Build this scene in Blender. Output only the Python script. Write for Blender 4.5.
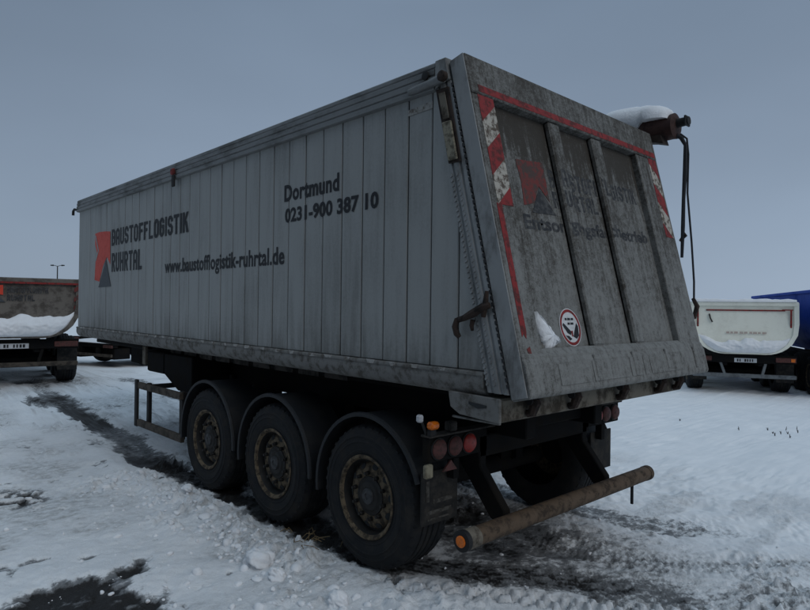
import bpy, bmesh, math, random
import numpy as np
from mathutils import Vector, Matrix

for _o in list(bpy.data.objects):
    bpy.data.objects.remove(_o)
random.seed(7)
R = math.radians
sc = bpy.context.scene
COL = sc.collection

# ------------------------------------------------------------------ camera, sky, sun, exposure
CP = (-4.1935, -2.0837, 1.9289)
YAW, PITCH, ROLL, FPX = 0.7519, 0.0058, 0.0122, 619.26
fw = Vector((math.sin(YAW) * math.cos(PITCH), math.cos(YAW) * math.cos(PITCH), math.sin(PITCH)))
rt = Vector((math.cos(YAW), -math.sin(YAW), 0)); up = rt.cross(fw)
r2 = math.cos(ROLL) * rt + math.sin(ROLL) * up; u2 = -math.sin(ROLL) * rt + math.cos(ROLL) * up
cam = bpy.data.cameras.new('camera'); cam.sensor_width = 36; cam.lens = 36 * FPX / 810
cam.clip_start = .05; cam.clip_end = 6000
co = bpy.data.objects.new('camera', cam); COL.objects.link(co)
M3 = Matrix((r2, u2, -fw)).transposed().to_4x4(); M3.translation = Vector(CP); co.matrix_world = M3
sc.camera = co

SUN_EL, SUN_AZ = R(36), R(184)          # azimuth measured from +Y towards +X
world = bpy.data.worlds.new('World'); sc.world = world; world.use_nodes = True
wn = world.node_tree; wn.nodes.clear()
def WN(t, **k):
    n = wn.nodes.new(t)
    for a, b in k.items(): setattr(n, a, b)
    return n
wout = WN('ShaderNodeOutputWorld'); wbg = WN('ShaderNodeBackground')
sky = WN('ShaderNodeTexSky', sky_type='NISHITA', sun_disc=False, sun_elevation=SUN_EL, sun_rotation=SUN_AZ,
         altitude=100, air_density=1.0, dust_density=2.0, ozone_density=1.0)
wtc = WN('ShaderNodeTexCoord'); sep = WN('ShaderNodeSeparateXYZ')
wn.links.new(wtc.outputs['Generated'], sep.inputs[0])
ramp = WN('ShaderNodeValToRGB')                                   # overcast layer: horizon to zenith
cr = ramp.color_ramp
cr.elements[0].position = 0.0; cr.elements[0].color = (6.4, 8.0, 10.2, 1)
cr.elements[1].position = 1.0; cr.elements[1].color = (16.5, 21.5, 26.5, 1)
for p_, c_ in ((.12, (5.6, 7.15, 9.3)), (.28, (4.7, 6.1, 8.1)), (.44, (3.85, 5.15, 7.0)), (.6, (4.9, 6.7, 8.8)), (.8, (9.2, 12.2, 15.4))):
    e = cr.elements.new(p_); e.color = (*c_, 1)
wn.links.new(sep.outputs['Z'], ramp.inputs[0])
dot = WN('ShaderNodeVectorMath', operation='DOT_PRODUCT')         # the overcast is brighter towards the right of the view
dot.inputs[1].default_value = (math.sin(R(75)), math.cos(R(75)), 0)
wn.links.new(wtc.outputs['Generated'], dot.inputs[0])
mr = WN('ShaderNodeMapRange'); mr.inputs[1].default_value = -1; mr.inputs[2].default_value = 1
mr.inputs[3].default_value = .44; mr.inputs[4].default_value = 1.08
wn.links.new(dot.outputs['Value'], mr.inputs[0])
wno = WN('ShaderNodeTexNoise'); wno.inputs['Scale'].default_value = 1.6; wno.inputs['Detail'].default_value = 3
wmap = WN('ShaderNodeMapping'); wmap.inputs['Scale'].default_value = (1, 1, 2.4)
wn.links.new(wtc.outputs['Generated'], wmap.inputs[0]); wn.links.new(wmap.outputs[0], wno.inputs['Vector'])
mr2 = WN('ShaderNodeMapRange'); mr2.inputs[1].default_value = .25; mr2.inputs[2].default_value = .75
mr2.inputs[3].default_value = .9; mr2.inputs[4].default_value = 1.1
wn.links.new(wno.outputs['Fac'], mr2.inputs[0])
mul = WN('ShaderNodeMath', operation='MULTIPLY'); wn.links.new(mr.outputs[0], mul.inputs[0]); wn.links.new(mr2.outputs[0], mul.inputs[1])
sclr = WN('ShaderNodeVectorMath', operation='SCALE'); wn.links.new(ramp.outputs[0], sclr.inputs[0]); wn.links.new(mul.outputs[0], sclr.inputs['Scale'])
mixs = WN('ShaderNodeMix', data_type='RGBA'); mixs.inputs[0].default_value = .93
wn.links.new(sky.outputs[0], mixs.inputs[6]); wn.links.new(sclr.outputs[0], mixs.inputs[7])
wn.links.new(mixs.outputs[2], wbg.inputs['Color']); wbg.inputs['Strength'].default_value = .1
wn.links.new(wbg.outputs[0], wout.inputs['Surface'])

sl = bpy.data.lights.new('sun', 'SUN'); sl.energy = 1.35; sl.angle = R(40); sl.color = (1, .985, .97)
so = bpy.data.objects.new('sun', sl); COL.objects.link(so); so.location = (20, -5, 20)
sd = Vector((math.sin(SUN_AZ) * math.cos(SUN_EL), math.cos(SUN_AZ) * math.cos(SUN_EL), math.sin(SUN_EL)))
so.rotation_euler = sd.to_track_quat('Z', 'Y').to_euler()
sc.view_settings.view_transform = 'Standard'; sc.view_settings.look = 'None'
sc.view_settings.exposure = -1.08; sc.view_settings.gamma = 1

# ------------------------------------------------------------------ helpers: mesh builder
class MB:
    def __init__(s): s.v = []; s.f = []
    def add(s, vs, fs):
        o = len(s.v); s.v += [tuple(map(float, p)) for p in vs]; s.f += [tuple(i + o for i in f) for f in fs]; return s
    def box(s, x0, x1, y0, y1, z0, z1):
        return s.hexa([(x0, y0, z0), (x1, y0, z0), (x1, y1, z0), (x0, y1, z0), (x0, y0, z1), (x1, y0, z1), (x1, y1, z1), (x0, y1, z1)])
    def hexa(s, p):
        return s.add(p, [(3, 2, 1, 0), (4, 5, 6, 7), (0, 1, 5, 4), (1, 2, 6, 5), (2, 3, 7, 6), (3, 0, 4, 7)])
    def prism(s, poly, ext):
        n = len(poly); e = Vector(ext)
        a = [Vector(p) for p in poly]; nrm = Vector((0, 0, 0))
        for i in range(n): nrm += a[i].cross(a[(i + 1) % n])
        if nrm.dot(e) > 0: a = a[::-1]
        vs = a + [p + e for p in a]
        fs = [tuple(range(n)), tuple(range(2 * n - 1, n - 1, -1))]
        fs += [(i, i + n, (i + 1) % n + n, (i + 1) % n) for i in range(n)]
        return s.add(vs, fs)
    def tube(s, path, r, n=8, cap=True):
        P = [Vector(p) for p in path]; m = len(P)
        rs = r if isinstance(r, (list, tuple)) else [r] * m
        vs = []; prev = None
        for i, p in enumerate(P):
            d = (P[min(i + 1, m - 1)] - P[max(i - 1, 0)]).normalized()
            if prev is None: a = d.orthogonal().normalized()
            else: a = (prev - d * prev.dot(d)).normalized()
            prev = a; b = d.cross(a)
            for k in range(n):
                t = 2 * math.pi * k / n; vs.append(p + rs[i] * (math.cos(t) * a + math.sin(t) * b))
        fs = [(i * n + k, i * n + (k + 1) % n, (i + 1) * n + (k + 1) % n, (i + 1) * n + k) for i in range(m - 1) for k in range(n)]
        if cap: fs += [tuple(range(n - 1, -1, -1)), tuple(range((m - 1) * n, m * n))]
        return s.add(vs, fs)
    def lathe(s, prof, c, axis='x', n=48, sgn=1):
        """prof: (offset along axis, radius) pairs"""
        vs = []
        for (h, r) in prof:
            for k in range(n):
                t = 2 * math.pi * k / n; a, b = r * math.cos(t), r * math.sin(t)
                vs.append((c[0] + sgn * h, c[1] + a, c[2] + b) if axis == 'x' else (c[0] + a, c[1] + sgn * h, c[2] + b) if axis == 'y' else (c[0] + a, c[1] + b, c[2] + sgn * h))
        m = len(prof); fs = [(i * n + k, i * n + (k + 1) % n, (i + 1) * n + (k + 1) % n, (i + 1) * n + k) for i in range(m - 1) for k in range(n)]
        if prof[0][1] > 1e-4: fs.append(tuple(range(n - 1, -1, -1)))
        if prof[-1][1] > 1e-4: fs.append(tuple(range((m - 1) * n, m * n)))
        return s.add(vs, fs)
    def extrude(s, prof, y0, y1, closed=True):
        """prof: (x, z) pairs swept along y"""
        n = len(prof)
        vs = [(x, y0, z) for x, z in prof] + [(x, y1, z) for x, z in prof]
        fs = [(i, (i + 1) % n, (i + 1) % n + n, i + n) for i in range(n if closed else n - 1)]
        if closed: fs += [tuple(range(n - 1, -1, -1)), tuple(range(n, 2 * n))]
        return s.add(vs, fs)
    def sheet(s, pts3, th):
        """pts3: rows of points (a grid); gives it a thickness th along -normal-ish (unused faces kept simple)"""
        r = len(pts3); c = len(pts3[0]); vs = [p for row in pts3 for p in row]
        return s.add(vs, [(i * c + j, i * c + j + 1, (i + 1) * c + j + 1, (i + 1) * c + j) for i in range(r - 1) for j in range(c - 1)])
    def mesh(s, name, bevel=0, smooth=None, tilt=0, recalc=True):
        me = bpy.data.meshes.new(name); v = s.v
        if tilt: v = [(x, y, z + tilt * y) for x, y, z in v]
        me.from_pydata(v, [], s.f); me.update()
        if bevel or recalc:
            bm = bmesh.new(); bm.from_mesh(me)
            if recalc: bmesh.ops.recalc_face_normals(bm, faces=bm.faces)
            if bevel:
                ed = [e for e in bm.edges if len(e.link_faces) == 2 and e.calc_face_angle(0) > .6]
                bmesh.ops.bevel(bm, geom=ed, offset=bevel, segments=1, affect='EDGES', clamp_overlap=True)
            bm.to_mesh(me); bm.free()
        if smooth:
            me.shade_smooth(); me.set_sharp_from_angle(angle=R(smooth))
        return me
    def build(s, name, mat, parent=None, bevel=0, smooth=None, tilt=0, recalc=True):
        return link(name, s.mesh(name, bevel, smooth, tilt, recalc), mat, parent)

def link(name, me, mat, parent=None):
    o = bpy.data.objects.new(name, me); COL.objects.link(o)
    if mat is not None and not me.materials: me.materials.append(mat)
    if parent is not None: o.parent = parent
    return o
def tag(o, label=None, cat=None, group=None, kind=None):
    for k, v in (('label', label), ('category', cat), ('group', group), ('kind', kind)):
        if v: o[k] = v
    return o
def empty(name, loc=(0, 0, 0), rz=0, parent=None):
    o = bpy.data.objects.new(name, None); COL.objects.link(o); o.location = loc; o.rotation_euler = (0, 0, rz)
    o.empty_display_size = .2
    if parent is not None: o.parent = parent
    return o

# ------------------------------------------------------------------ helpers: materials
class NT:
    def __init__(s, name):
        s.m = bpy.data.materials.new(name); s.m.use_nodes = True; s.t = s.m.node_tree
        s.b = s.t.nodes['Principled BSDF']; s.tc = s.t.nodes.new('ShaderNodeTexCoord')
    def n(s, t, **k):
        x = s.t.nodes.new(t)
        for a, b in k.items(): setattr(x, a, b)
        return x
    def l(s, a, b): s.t.links.new(a, b)
    def coord(s, scale=(1, 1, 1), kind='Object', loc=(0, 0, 0)):
        m = s.n('ShaderNodeMapping'); m.inputs['Scale'].default_value = scale; m.inputs['Location'].default_value = loc
        s.l(s.tc.outputs[kind], m.inputs[0]); return m.outputs[0]
    def noise(s, vec, scale, detail=4, rough=.6, dist=0):
        x = s.n('ShaderNodeTexNoise'); x.inputs['Scale'].default_value = scale; x.inputs['Detail'].default_value = detail
        x.inputs['Roughness'].default_value = rough; x.inputs['Distortion'].default_value = dist
        s.l(vec, x.inputs['Vector']); return x.outputs['Fac']
    def ramp(s, fac, a, b, ca=0., cb=1.):
        x = s.n('ShaderNodeMapRange'); x.interpolation_type = 'SMOOTHSTEP'
        for i, q in enumerate((a, b, ca, cb)): x.inputs[i + 1].default_value = q
        s.l(fac, x.inputs[0]); return x.outputs[0]
    def mix(s, fac, a, b):
        x = s.n('ShaderNodeMix', data_type='RGBA')
        if isinstance(fac, (int, float)): x.inputs[0].default_value = fac
        else: s.l(fac, x.inputs[0])
        for q, i in ((a, 6), (b, 7)):
            if isinstance(q, tuple): x.inputs[i].default_value = (*q, 1)
            else: s.l(q, x.inputs[i])
        return x.outputs[2]
    def math(s, op, a, b=None):
        x = s.n('ShaderNodeMath', operation=op)
        for q, i in ((a, 0), (b, 1)):
            if q is None: continue
            if isinstance(q, (int, float)): x.inputs[i].default_value = q
            else: s.l(q, x.inputs[i])
        return x.outputs[0]
    def sep(s, vec):
        x = s.n('ShaderNodeSeparateXYZ'); s.l(vec, x.inputs[0]); return x.outputs
    def bump(s, h, strength=.3, dist=.01):
        x = s.n('ShaderNodeBump'); x.inputs['Strength'].default_value = strength; x.inputs['Distance'].default_value = dist
        s.l(h, x.inputs['Height']); s.l(x.outputs[0], s.b.inputs['Normal'])
    def done(s, col, rough=.6, metal=0., spec=.5):
        for q, k in ((col, 'Base Color'), (rough, 'Roughness'), (metal, 'Metallic'), (spec, 'Specular IOR Level')):
            if isinstance(q, tuple): s.b.inputs[k].default_value = (*q, 1)
            elif isinstance(q, (int, float)): s.b.inputs[k].default_value = q
            else: s.l(q, s.b.inputs[k])
        return s.m

def worn(name, base, dirt, scale=6., amount=.5, rough=.6, metal=0., stretch=(1, 1, 1), bump=.15, spec=.4):
    """paint or metal with blotches of dirt and fine grain"""
    t = NT(name); v = t.coord(stretch)
    a = t.noise(v, scale, 6, .65); b = t.noise(v, scale * 7, 4, .7)
    f = t.math('ADD', t.ramp(a, .38, .68), t.math('MULTIPLY', t.math('SUBTRACT', b, .5), .8))
    f = t.math('MULTIPLY', f, amount); f = t.ramp(f, 0, 1)
    c = t.mix(f, base, dirt)
    if bump: t.bump(b, bump, .004)
    return t.done(c, t.ramp(f, 0, 1, rough, min(1, rough + .25)), metal, spec)

MAT = {}
def mat_side():
    t = NT('side_aluminium'); v = t.coord()
    st = t.coord((1, 3.2, .35)); oi = t.n('ShaderNodeObjectInfo')
    n1 = t.noise(st, 3.2, 6, .62); n2 = t.noise(t.coord((1, 1, 1)), 1.1, 4, .5); n3 = t.noise(v, 45, 3, .7)
    z = t.sep(t.tc.outputs['Object'])[2]
    low = t.ramp(z, 1.95, 1.5)                       # road dirt thrown up on the lower wall
    grime = t.math('ADD', t.math('MULTIPLY', t.ramp(n1, .35, .75), .36), t.math('MULTIPLY', t.ramp(n2, .35, .7), .3))
    grime = t.math('ADD', grime, t.math('MULTIPLY', t.math('SUBTRACT', n3, .5), .5))
    grime = t.math('ADD', grime, t.math('MULTIPLY', low, t.math('MULTIPLY', n1, .9)))
    grime = t.math('ADD', grime, t.math('MULTIPLY', t.math('SUBTRACT', oi.outputs['Random'], .5), .13))
    c = t.mix(t.ramp(grime, 0, 1.1), (.325, .328, .318), (.15, .148, .138))
    n5 = t.noise(t.coord((1, 1.3, .8)), 1.7, 2, .5)
    t.bump(t.math('ADD', t.math('ADD', n3, t.math('MULTIPLY', n1, 2.)), t.math('MULTIPLY', n5, 14.)), .16, .004)
    return t.done(c, .55, .25, .4)
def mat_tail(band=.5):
    t = NT('tailgate_grime_shade'); v = t.coord()
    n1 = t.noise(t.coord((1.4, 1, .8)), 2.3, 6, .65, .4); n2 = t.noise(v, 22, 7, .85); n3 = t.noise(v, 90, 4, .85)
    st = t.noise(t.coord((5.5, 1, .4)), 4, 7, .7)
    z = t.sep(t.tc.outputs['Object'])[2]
    hi = t.ramp(t.math('ADD', z, t.math('MULTIPLY', t.math('SUBTRACT', st, .5), .9)), 2.88, 3.12)   # caked dust and painted-in shade under the top beam
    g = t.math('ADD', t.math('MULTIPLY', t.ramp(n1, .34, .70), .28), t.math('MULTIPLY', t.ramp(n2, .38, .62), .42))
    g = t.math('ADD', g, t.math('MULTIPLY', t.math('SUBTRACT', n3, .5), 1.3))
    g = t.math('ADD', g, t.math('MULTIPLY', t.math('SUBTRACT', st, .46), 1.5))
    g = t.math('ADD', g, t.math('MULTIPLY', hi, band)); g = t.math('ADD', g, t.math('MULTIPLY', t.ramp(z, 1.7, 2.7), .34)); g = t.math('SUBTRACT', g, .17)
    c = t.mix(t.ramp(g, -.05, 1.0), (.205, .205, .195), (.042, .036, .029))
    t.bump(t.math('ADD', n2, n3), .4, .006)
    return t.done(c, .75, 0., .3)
MAT['side'] = mat_side()
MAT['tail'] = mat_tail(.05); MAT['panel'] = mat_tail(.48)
MAT['rail'] = worn('rail_aluminium', (.20, .205, .205), (.085, .085, .082), 3, .7, .55, .2, (1, .6, 2))
MAT['post'] = worn('post_aluminium', (.295, .30, .298), (.125, .122, .116), 5, .75, .5, .2, (1, 1, .5))
MAT['lip'] = worn('dirty_lip', (.185, .18, .17), (.085, .076, .065), 12, .85, .75, 0, (1, 1, 1), .4)
MAT['lipbright'] = worn('scraped_lip', (.36, .35, .33), (.13, .11, .09), 16, 1.0, .7, 0, (1, 1, 1), .4)
MAT['gap'] = worn('joint_backing', (.028, .03, .032), (.015, .015, .015), 5, .5, .8)
MAT['beam'] = worn('rusty_beam', (.16, .14, .11), (.05, .04, .03), 7, 1.0, .8, 0, (1, 1, 1), .3)
MAT['bar'] = worn('muddy_bar', (.10, .066, .040), (.035, .025, .018), 11, .9, .75, 0, (1, 1, 1), .4)
MAT['guard'] = worn('muddy_rail', (.075, .06, .046), (.028, .024, .02), 8, .9, .8)
MAT['chassis'] = worn('black_chassis', (.007, .007, .0075), (.014, .012, .010), 5, .8, .85, 0, (1, 1, 1), .2, .12)
MAT['strip'] = worn('dusty_strip', (.05, .042, .036), (.02, .018, .016), 8, 1., .85)
MAT['plastic'] = worn('black_plastic', (.014, .016, .019), (.028, .026, .024), 6, .6, .6, 0, (1, 1, 1), .15, .3)
MAT['rubber'] = worn('tyre_rubber', (.010, .011, .013), (.030, .028, .026), 7, .8, .8, 0, (1, 1, 1), .3, .3)
MAT['rim'] = worn('dusty_rim', (.135, .098, .058), (.036, .028, .02), 16, 1.1, .7, .05)
MAT['hub'] = worn('greasy_hub', (.008, .0075, .007), (.022, .018, .015), 15, .8, .6)
MAT['hubcap'] = worn('hub_cap', (.035, .037, .04), (.018, .018, .018), 20, .7, .5)
MAT['rust'] = worn('rusty_steel', (.035, .02, .014), (.014, .011, .01), 14, .9, .75, 0, (1, 1, 1), .5)
MAT['roll'] = worn('rust_red_roll', (.045, .018, .013), (.02, .011, .01), 10, .8, .7)
MAT['dark'] = worn('dark_steel', (.012, .012, .013), (.025, .021, .018), 9, .6, .7)
MAT['mudflap'] = worn('mud_flap', (.012, .012, .012), (.04, .036, .031), 10, .9, .9)
MAT['flapmark'] = worn('flap_marks', (.075, .07, .062), (.03, .028, .025), 20, 1.1, .85)
MAT['box'] = worn('beige_box', (.24, .215, .15), (.10, .085, .06), 15, .8, .7)
MAT['yellow'] = worn('tan_buffer', (.27, .245, .18), (.08, .068, .05), 22, .9, .7)
MAT['letter'] = worn('letter_print', (.007, .008, .011), (.03, .033, .036), 30, .35, .6, 0, (1, 1, 1), .02)
MAT['fadedletter'] = worn('faded_letter', (.022, .023, .026), (.08, .08, .08), 26, .95, .8, 0, (1, 1, 1), .2)
MAT['red'] = worn('logo_red', (.58, .045, .018), (.4, .035, .02), 12, .5, .5, 0, (1, 1, 1), .05)
MAT['redtape'] = worn('red_tape', (.23, .011, .010), (.08, .02, .018), 18, .9, .6, 0, (1, 1, 1), .1)
MAT['redworn'] = worn('worn_red', (.15, .023, .019), (.07, .05, .045), 18, 1.25, .75, 0, (1, 1, 1), .1)
MAT['chevwhite'] = worn('chevron_white', (.40, .37, .32), (.09, .07, .055), 20, 1.35, .7, 0, (1, 1, 1), .2)
MAT['triangle'] = worn('logo_triangle', (.045, .052, .06), (.075, .08, .085), 10, .5, .55)
MAT['white'] = worn('sticker_white', (.6, .6, .6), (.35, .34, .33), 25, .5, .5)
MAT['amber'] = worn('amber_lens', (.75, .17, .012), (.35, .08, .012), 30, .7, .3, 0, (1, 1, 1), .05)
MAT['lens'] = worn('red_lens', (.32, .026, .02), (.12, .025, .02), 25, .7, .35)
MAT['dirtylens'] = worn('dirty_red_lens', (.10, .03, .025), (.05, .03, .025), 25, .9, .6)
MAT['clear'] = worn('clear_lens', (.5, .5, .52), (.2, .2, .2), 25, .6, .3)
MAT['strap'] = worn('cord', (.018, .02, .025), (.03, .03, .03), 25, .5, .8)
MAT['straw'] = worn('straw', (.22, .16, .085), (.12, .08, .04), 12, .6, .9)
MAT['tarp'] = worn('grey_tarp', (.11, .12, .13), (.06, .06, .06), 2, .6, .7)
MAT['darktail'] = worn('brown_tail', (.13, .115, .10), (.06, .052, .045), 5, .9, .8)
MAT['palered'] = worn('faded_red_print', (.48, .36, .31), (.5, .47, .42), 20, .9, .7)
MAT['cream'] = worn('cream_paint', (.82, .82, .72), (.68, .67, .58), 2.5, .6, .5)
MAT['blue'] = worn('blue_paint', (.006, .06, .42), (.008, .045, .28), 2, .6, .6, 0, (1, 1, 1), .1, .15)
MAT['plate'] = worn('number_plate', (.55, .56, .58), (.4, .4, .4), 10, .4, .4)
MAT['galv'] = worn('galvanised_steel', (.14, .155, .165), (.06, .065, .07), 7, .7, .6)

def mat_snow():
    t = NT('snow'); v = t.coord()
    n1 = t.noise(v, 6, 5, .6); n2 = t.noise(v, 60, 4, .7)
    c = t.mix(t.ramp(n1, .35, .7), (.86, .87, .885), (.79, .80, .82))
    t.bump(t.math('ADD', t.math('MULTIPLY', n1, 2), n2), .5, .012)
    t.b.inputs['Subsurface Weight'].default_value = .0
    return t.done(c, .7, 0, .3)
MAT['snow'] = mat_snow()

# ------------------------------------------------------------------ numpy noise for the ground
def _hash(ix, iy, seed):
    h = (ix.astype(np.int64) * 374761393 + iy.astype(np.int64) * 668265263 + seed * 974634777) & 0xffffffff
    h = ((h ^ (h >> 13)) * 1274126177) & 0xffffffff
    return ((h ^ (h >> 16)) & 0xffff) / 65535.0
def vnoise(x, y, seed=0):
    ix = np.floor(x); iy = np.floor(y); fx = x - ix; fy = y - iy
    fx = fx * fx * fx * (fx * (fx * 6 - 15) + 10); fy = fy * fy * fy * (fy * (fy * 6 - 15) + 10)
    a = _hash(ix, iy, seed); b = _hash(ix + 1, iy, seed); c = _hash(ix, iy + 1, seed); d = _hash(ix + 1, iy + 1, seed)
    return (a * (1 - fx) + b * fx) * (1 - fy) + (c * (1 - fx) + d * fx) * fy
def fbm(x, y, o=4, seed=0, g=.5):
    s = 0; a = 1; t = 0
    for i in range(o):
        s = s + a * vnoise(x * 2 ** i + 17.3 * i, y * 2 ** i - 9.1 * i, seed + i); t += a; a *= g
    return s / t
def sstep(a, b, x):
    t = np.clip((x - a) / (b - a), 0, 1); return t * t * (3 - 2 * t)
def pline(x, y, pts):
    """signed distance to a polyline and arc length along it"""
    best = np.full(x.shape, 1e9); sg = np.zeros(x.shape); S = np.zeros(x.shape); acc = 0
    for (ax, ay), (bx, by) in zip(pts[:-1], pts[1:]):
        dx, dy = bx - ax, by - ay; L = math.hypot(dx, dy)
        t = np.clip(((x - ax) * dx + (y - ay) * dy) / (L * L), 0, 1)
        px, py = x - (ax + t * dx), y - (ay + t * dy); d = np.hypot(px, py)
        m = d < best; best = np.where(m, d, best); S = np.where(m, acc + t * L, S)
        sg = np.where(m, np.sign(dx * (y - ay) - dy * (x - ax)), sg); acc += L
    return best, sg, S
def smooth_line(p, k=6):
    out = []
    for i in range(len(p) - 1):
        p0 = p[max(i - 1, 0)]; p1 = p[i]; p2 = p[i + 1]; p3 = p[min(i + 2, len(p) - 1)]
        for j in range(k):
            t = j / k
            out.append(tuple(.5 * (2 * p1[c] + (p2[c] - p0[c]) * t + (2 * p0[c] - 5 * p1[c] + 4 * p2[c] - p3[c]) * t * t + (3 * p1[c] - p0[c] - 3 * p2[c] + p3[c]) * t ** 3) for c in (0, 1)))
    return out + [p[-1]]

TRACK_L = smooth_line([(-.4, 15), (-.85, 12.5), (-1.0, 8.1), (-1.15, 5.2), (-1.08, 3.2), (-1.02, 1.7), (-.72, .93), (-.2, .28), (.45, -.5), (1.6, -1.6)], 3)
TRACK_R = smooth_line([(1.3, 14), (1.1, 8), (1.07, 4), (1.07, 1.9), (1.2, 1.0), (1.5, .3), (2.3, -.5), (3.4, -1.3)], 3)
TRACK_P = smooth_line([(.15, 2.2), (.34, 1.1), (.42, .4), (.75, -.2), (1.9, -1.2)], 3)

def ground_fields(x, y):
    r = np.hypot(x - CP[0], y - CP[1])
    slope = -.20 * sstep(3.5, 11, x) * sstep(-14, 2, y) + .15 * np.exp(-((x + .5) ** 2 + (y - 15) ** 2) / 40)
    big = (fbm(x * .35, y * .35, 3, 3) - .5) * .12 * sstep(2, 9, r) + (fbm(x * .02, y * .02, 2, 5) - .5) * 1.2 * sstep(60, 240, r)
    near = 1 - sstep(14, 40, r)
    h = (fbm(x * 1.6, y * 1.6, 4, 11) - .5) * .07
    rough = sstep(.42, .62, fbm(x * .8 + 4, y * .8, 3, 21)) * (1 - .75 * sstep(.6, 2.2, x))
    h += near * (fbm(x * 21, y * 21, 2, 35, .6) - .5) * .034 * (.4 + rough) + near * ((fbm(x * 7, y * 7, 4, 31, .6) - .5) * .05 * (.45 + 1.1 * rough) + np.maximum(0, fbm(x * 16, y * 16, 3, 41) - .54) * .2 * rough)
    dl, sl_, S = pline(x, y, TRACK_L); dr, sr_, SR = pline(x, y, TRACK_R); dp, _, SP = pline(x, y, TRACK_P)
    wob = (fbm(x * 3, y * 3, 4, 51) - .5)
    fine = fbm(x * 14, y * 6, 3, 61) - .5
    # bare / slushy ground under and between the wheels
    tl = 1 - sstep(.10, .30, dl + wob * .30 + fine * .12)
    far_patch = .2 + .8 * sstep(.42, .62, fbm(x * 1.1, y * .45, 3, 71))
    tl = tl * np.where(y > 5.6, (.45 + .55 * far_patch) * (1 - .45 * sstep(8, 13, y)) * 1.05, 1) * (.78 + .5 * fine + .22 * sstep(1.2, 2.2, y)) * (1 - .75 * sstep(-.25, .5, x) * (y < .6))
    tr = (1 - sstep(.10, .36, dr + wob * .35 + fine * .2)) * .42 * (1 - sstep(1.2, 2.2, x))
    tp = (1 - sstep(.06, .22, dp + wob * .2)) * .25
    under = (1 - sstep(.2, 1.15, np.abs(x) + wob * .8)) * sstep(-.35, .9, y + wob) * (1 - sstep(5.2, 7., y)) * (.35 + .5 * vnoise(x * 5, y * 5, 81))
    rear = np.exp(-((x - .25) ** 2 / .9 + (y - .35) ** 2 / .5)) * .3 * (.45 + 1.1 * fbm(x * 5, y * 5, 4, 85))
    sl2 = np.exp(-((x - .5) ** 2 / .5 + (y + .75) ** 2 / .25)) * .22 * (.3 + 1.4 * sstep(.4, .6, fbm(x * 6, y * 6, 4, 87)))
    pb = np.clip(1.2 * sstep(.0, .22, 2.66 - y + wob * .55 + fine * .2) * sstep(.0, .25, -2.44 - x - .16 * (2.6 - y) + wob * .5), 0, 1)   # bare tarmac by the near left corner
    pb = pb * (.72 + .4 * sstep(.33, .45, fbm(x * 7, y * 7, 4, 91)))
    ps = np.exp(-((x + 2.78) ** 2 / .045 + (y - 5.15) ** 2 / .09)) * sstep(.28, .48, fbm(x * 8, y * 8, 3, 93)) * 1.7
    pf = sstep(.5, .66, fbm(x * .9 + 3, y * .55, 4, 95)) * np.exp(-((x + .95) ** 2 / .9 + (y - 13) ** 2 / 5)) * 1.6
    specks = sstep(.68, .80, fbm(x * 4, y * 5, 4, 97)) * (1 - sstep(.3, 2.2, x)) * .4 * near
    grey = .20 * sstep(.45, .7, fbm(x * 1.3, y * 1.3, 4, 99)) * (1 - sstep(-.2, 2.4, x)) + .16 * sstep(.5, .72, fbm(x * 1.7, y * 3.1, 4, 101)) * sstep(1.0, 1.8, x) * (1 - sstep(2.6, 4.6, x)) * near
    grey = grey + .09 * (1 - sstep(.2, 2.6, x)) * near
    bare = np.maximum.reduce([tl, tr, tp, under, rear, sl2, pb, ps, pf, specks])
    lat0 = dl * sl_
    bare = bare * (1 - .22 * (dl < .26) * (y < 1.6) * (np.modf(np.abs(lat0 + 3) / .062)[0] < .35))
    bare = np.clip(bare, 0, 1); grey = np.clip(grey, 0, 1)
    bank = np.exp(-((dl - .5) / .16) ** 2) * (sl_ < 0) * sstep(.6, 1.6, y) * (1 - sstep(6, 9, y)) * .045 * (.4 + 1.2 * fbm(x * 3, y * 3, 3, 103))
    h = h - .05 * bare + bank + .03 * np.abs(fine) * bare * .3
    # tyre tread pressed in the snow beside the wheel track
    zone = (1 - sstep(1.15, 1.5, y)) * sstep(-1.4, -.6, y)
    lat = dl * sl_
    k = np.floor((lat + .02) / .1)
    blk = (np.modf(S / .105 + k * .5)[0] < .55).astype(float)
    h -= zone * ((lat < -.25) & (lat > -.45)) * blk * .042
    h -= zone * (dl < .22) * (np.modf(np.abs(lat) / .07)[0] < .25) * .01
    zr = (SR > 12) & (dr < .3) & (fbm(x * 4, y * 4, 2, 77) > .5)
    h -= zr * (np.modf(SR / .07 + np.floor(dr / .09) * .5)[0] < .45) * .008
    h -= (dp < .2) * (SP > 1.2) * (np.modf(SP / .055 + np.floor(dp / .07) * .5)[0] < .45) * .014
    # footprints on the open snow
    for (fx, fy, a) in ((5.6, 2.1, 0), (7.3, 1.5, 0), (7.6, 1.3, 0), (7.9, 1.6, 0), (8.3, 1.1, 0), (2.5, .9, .5), (3.1, .35, .4), (2.2, .45, .2), (3.0, -.1, .3)):
        h -= .035 * np.exp(-(((x - fx) / .13) ** 2 + ((y - fy) / .16) ** 2))
        h += .012 * np.exp(-(((x - fx - .2) / .1) ** 2 + ((y - fy) / .16) ** 2))
    z = slope + big * near + big * (1 - near) * .6 + h * (.25 + .75 * near)
    flat = np.maximum(0, 1 - np.minimum(dl, dr) / .5) * ((y > .6) & (y < 5))
    z = z * (1 - .7 * flat) - .006
    return z, bare, grey

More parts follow.
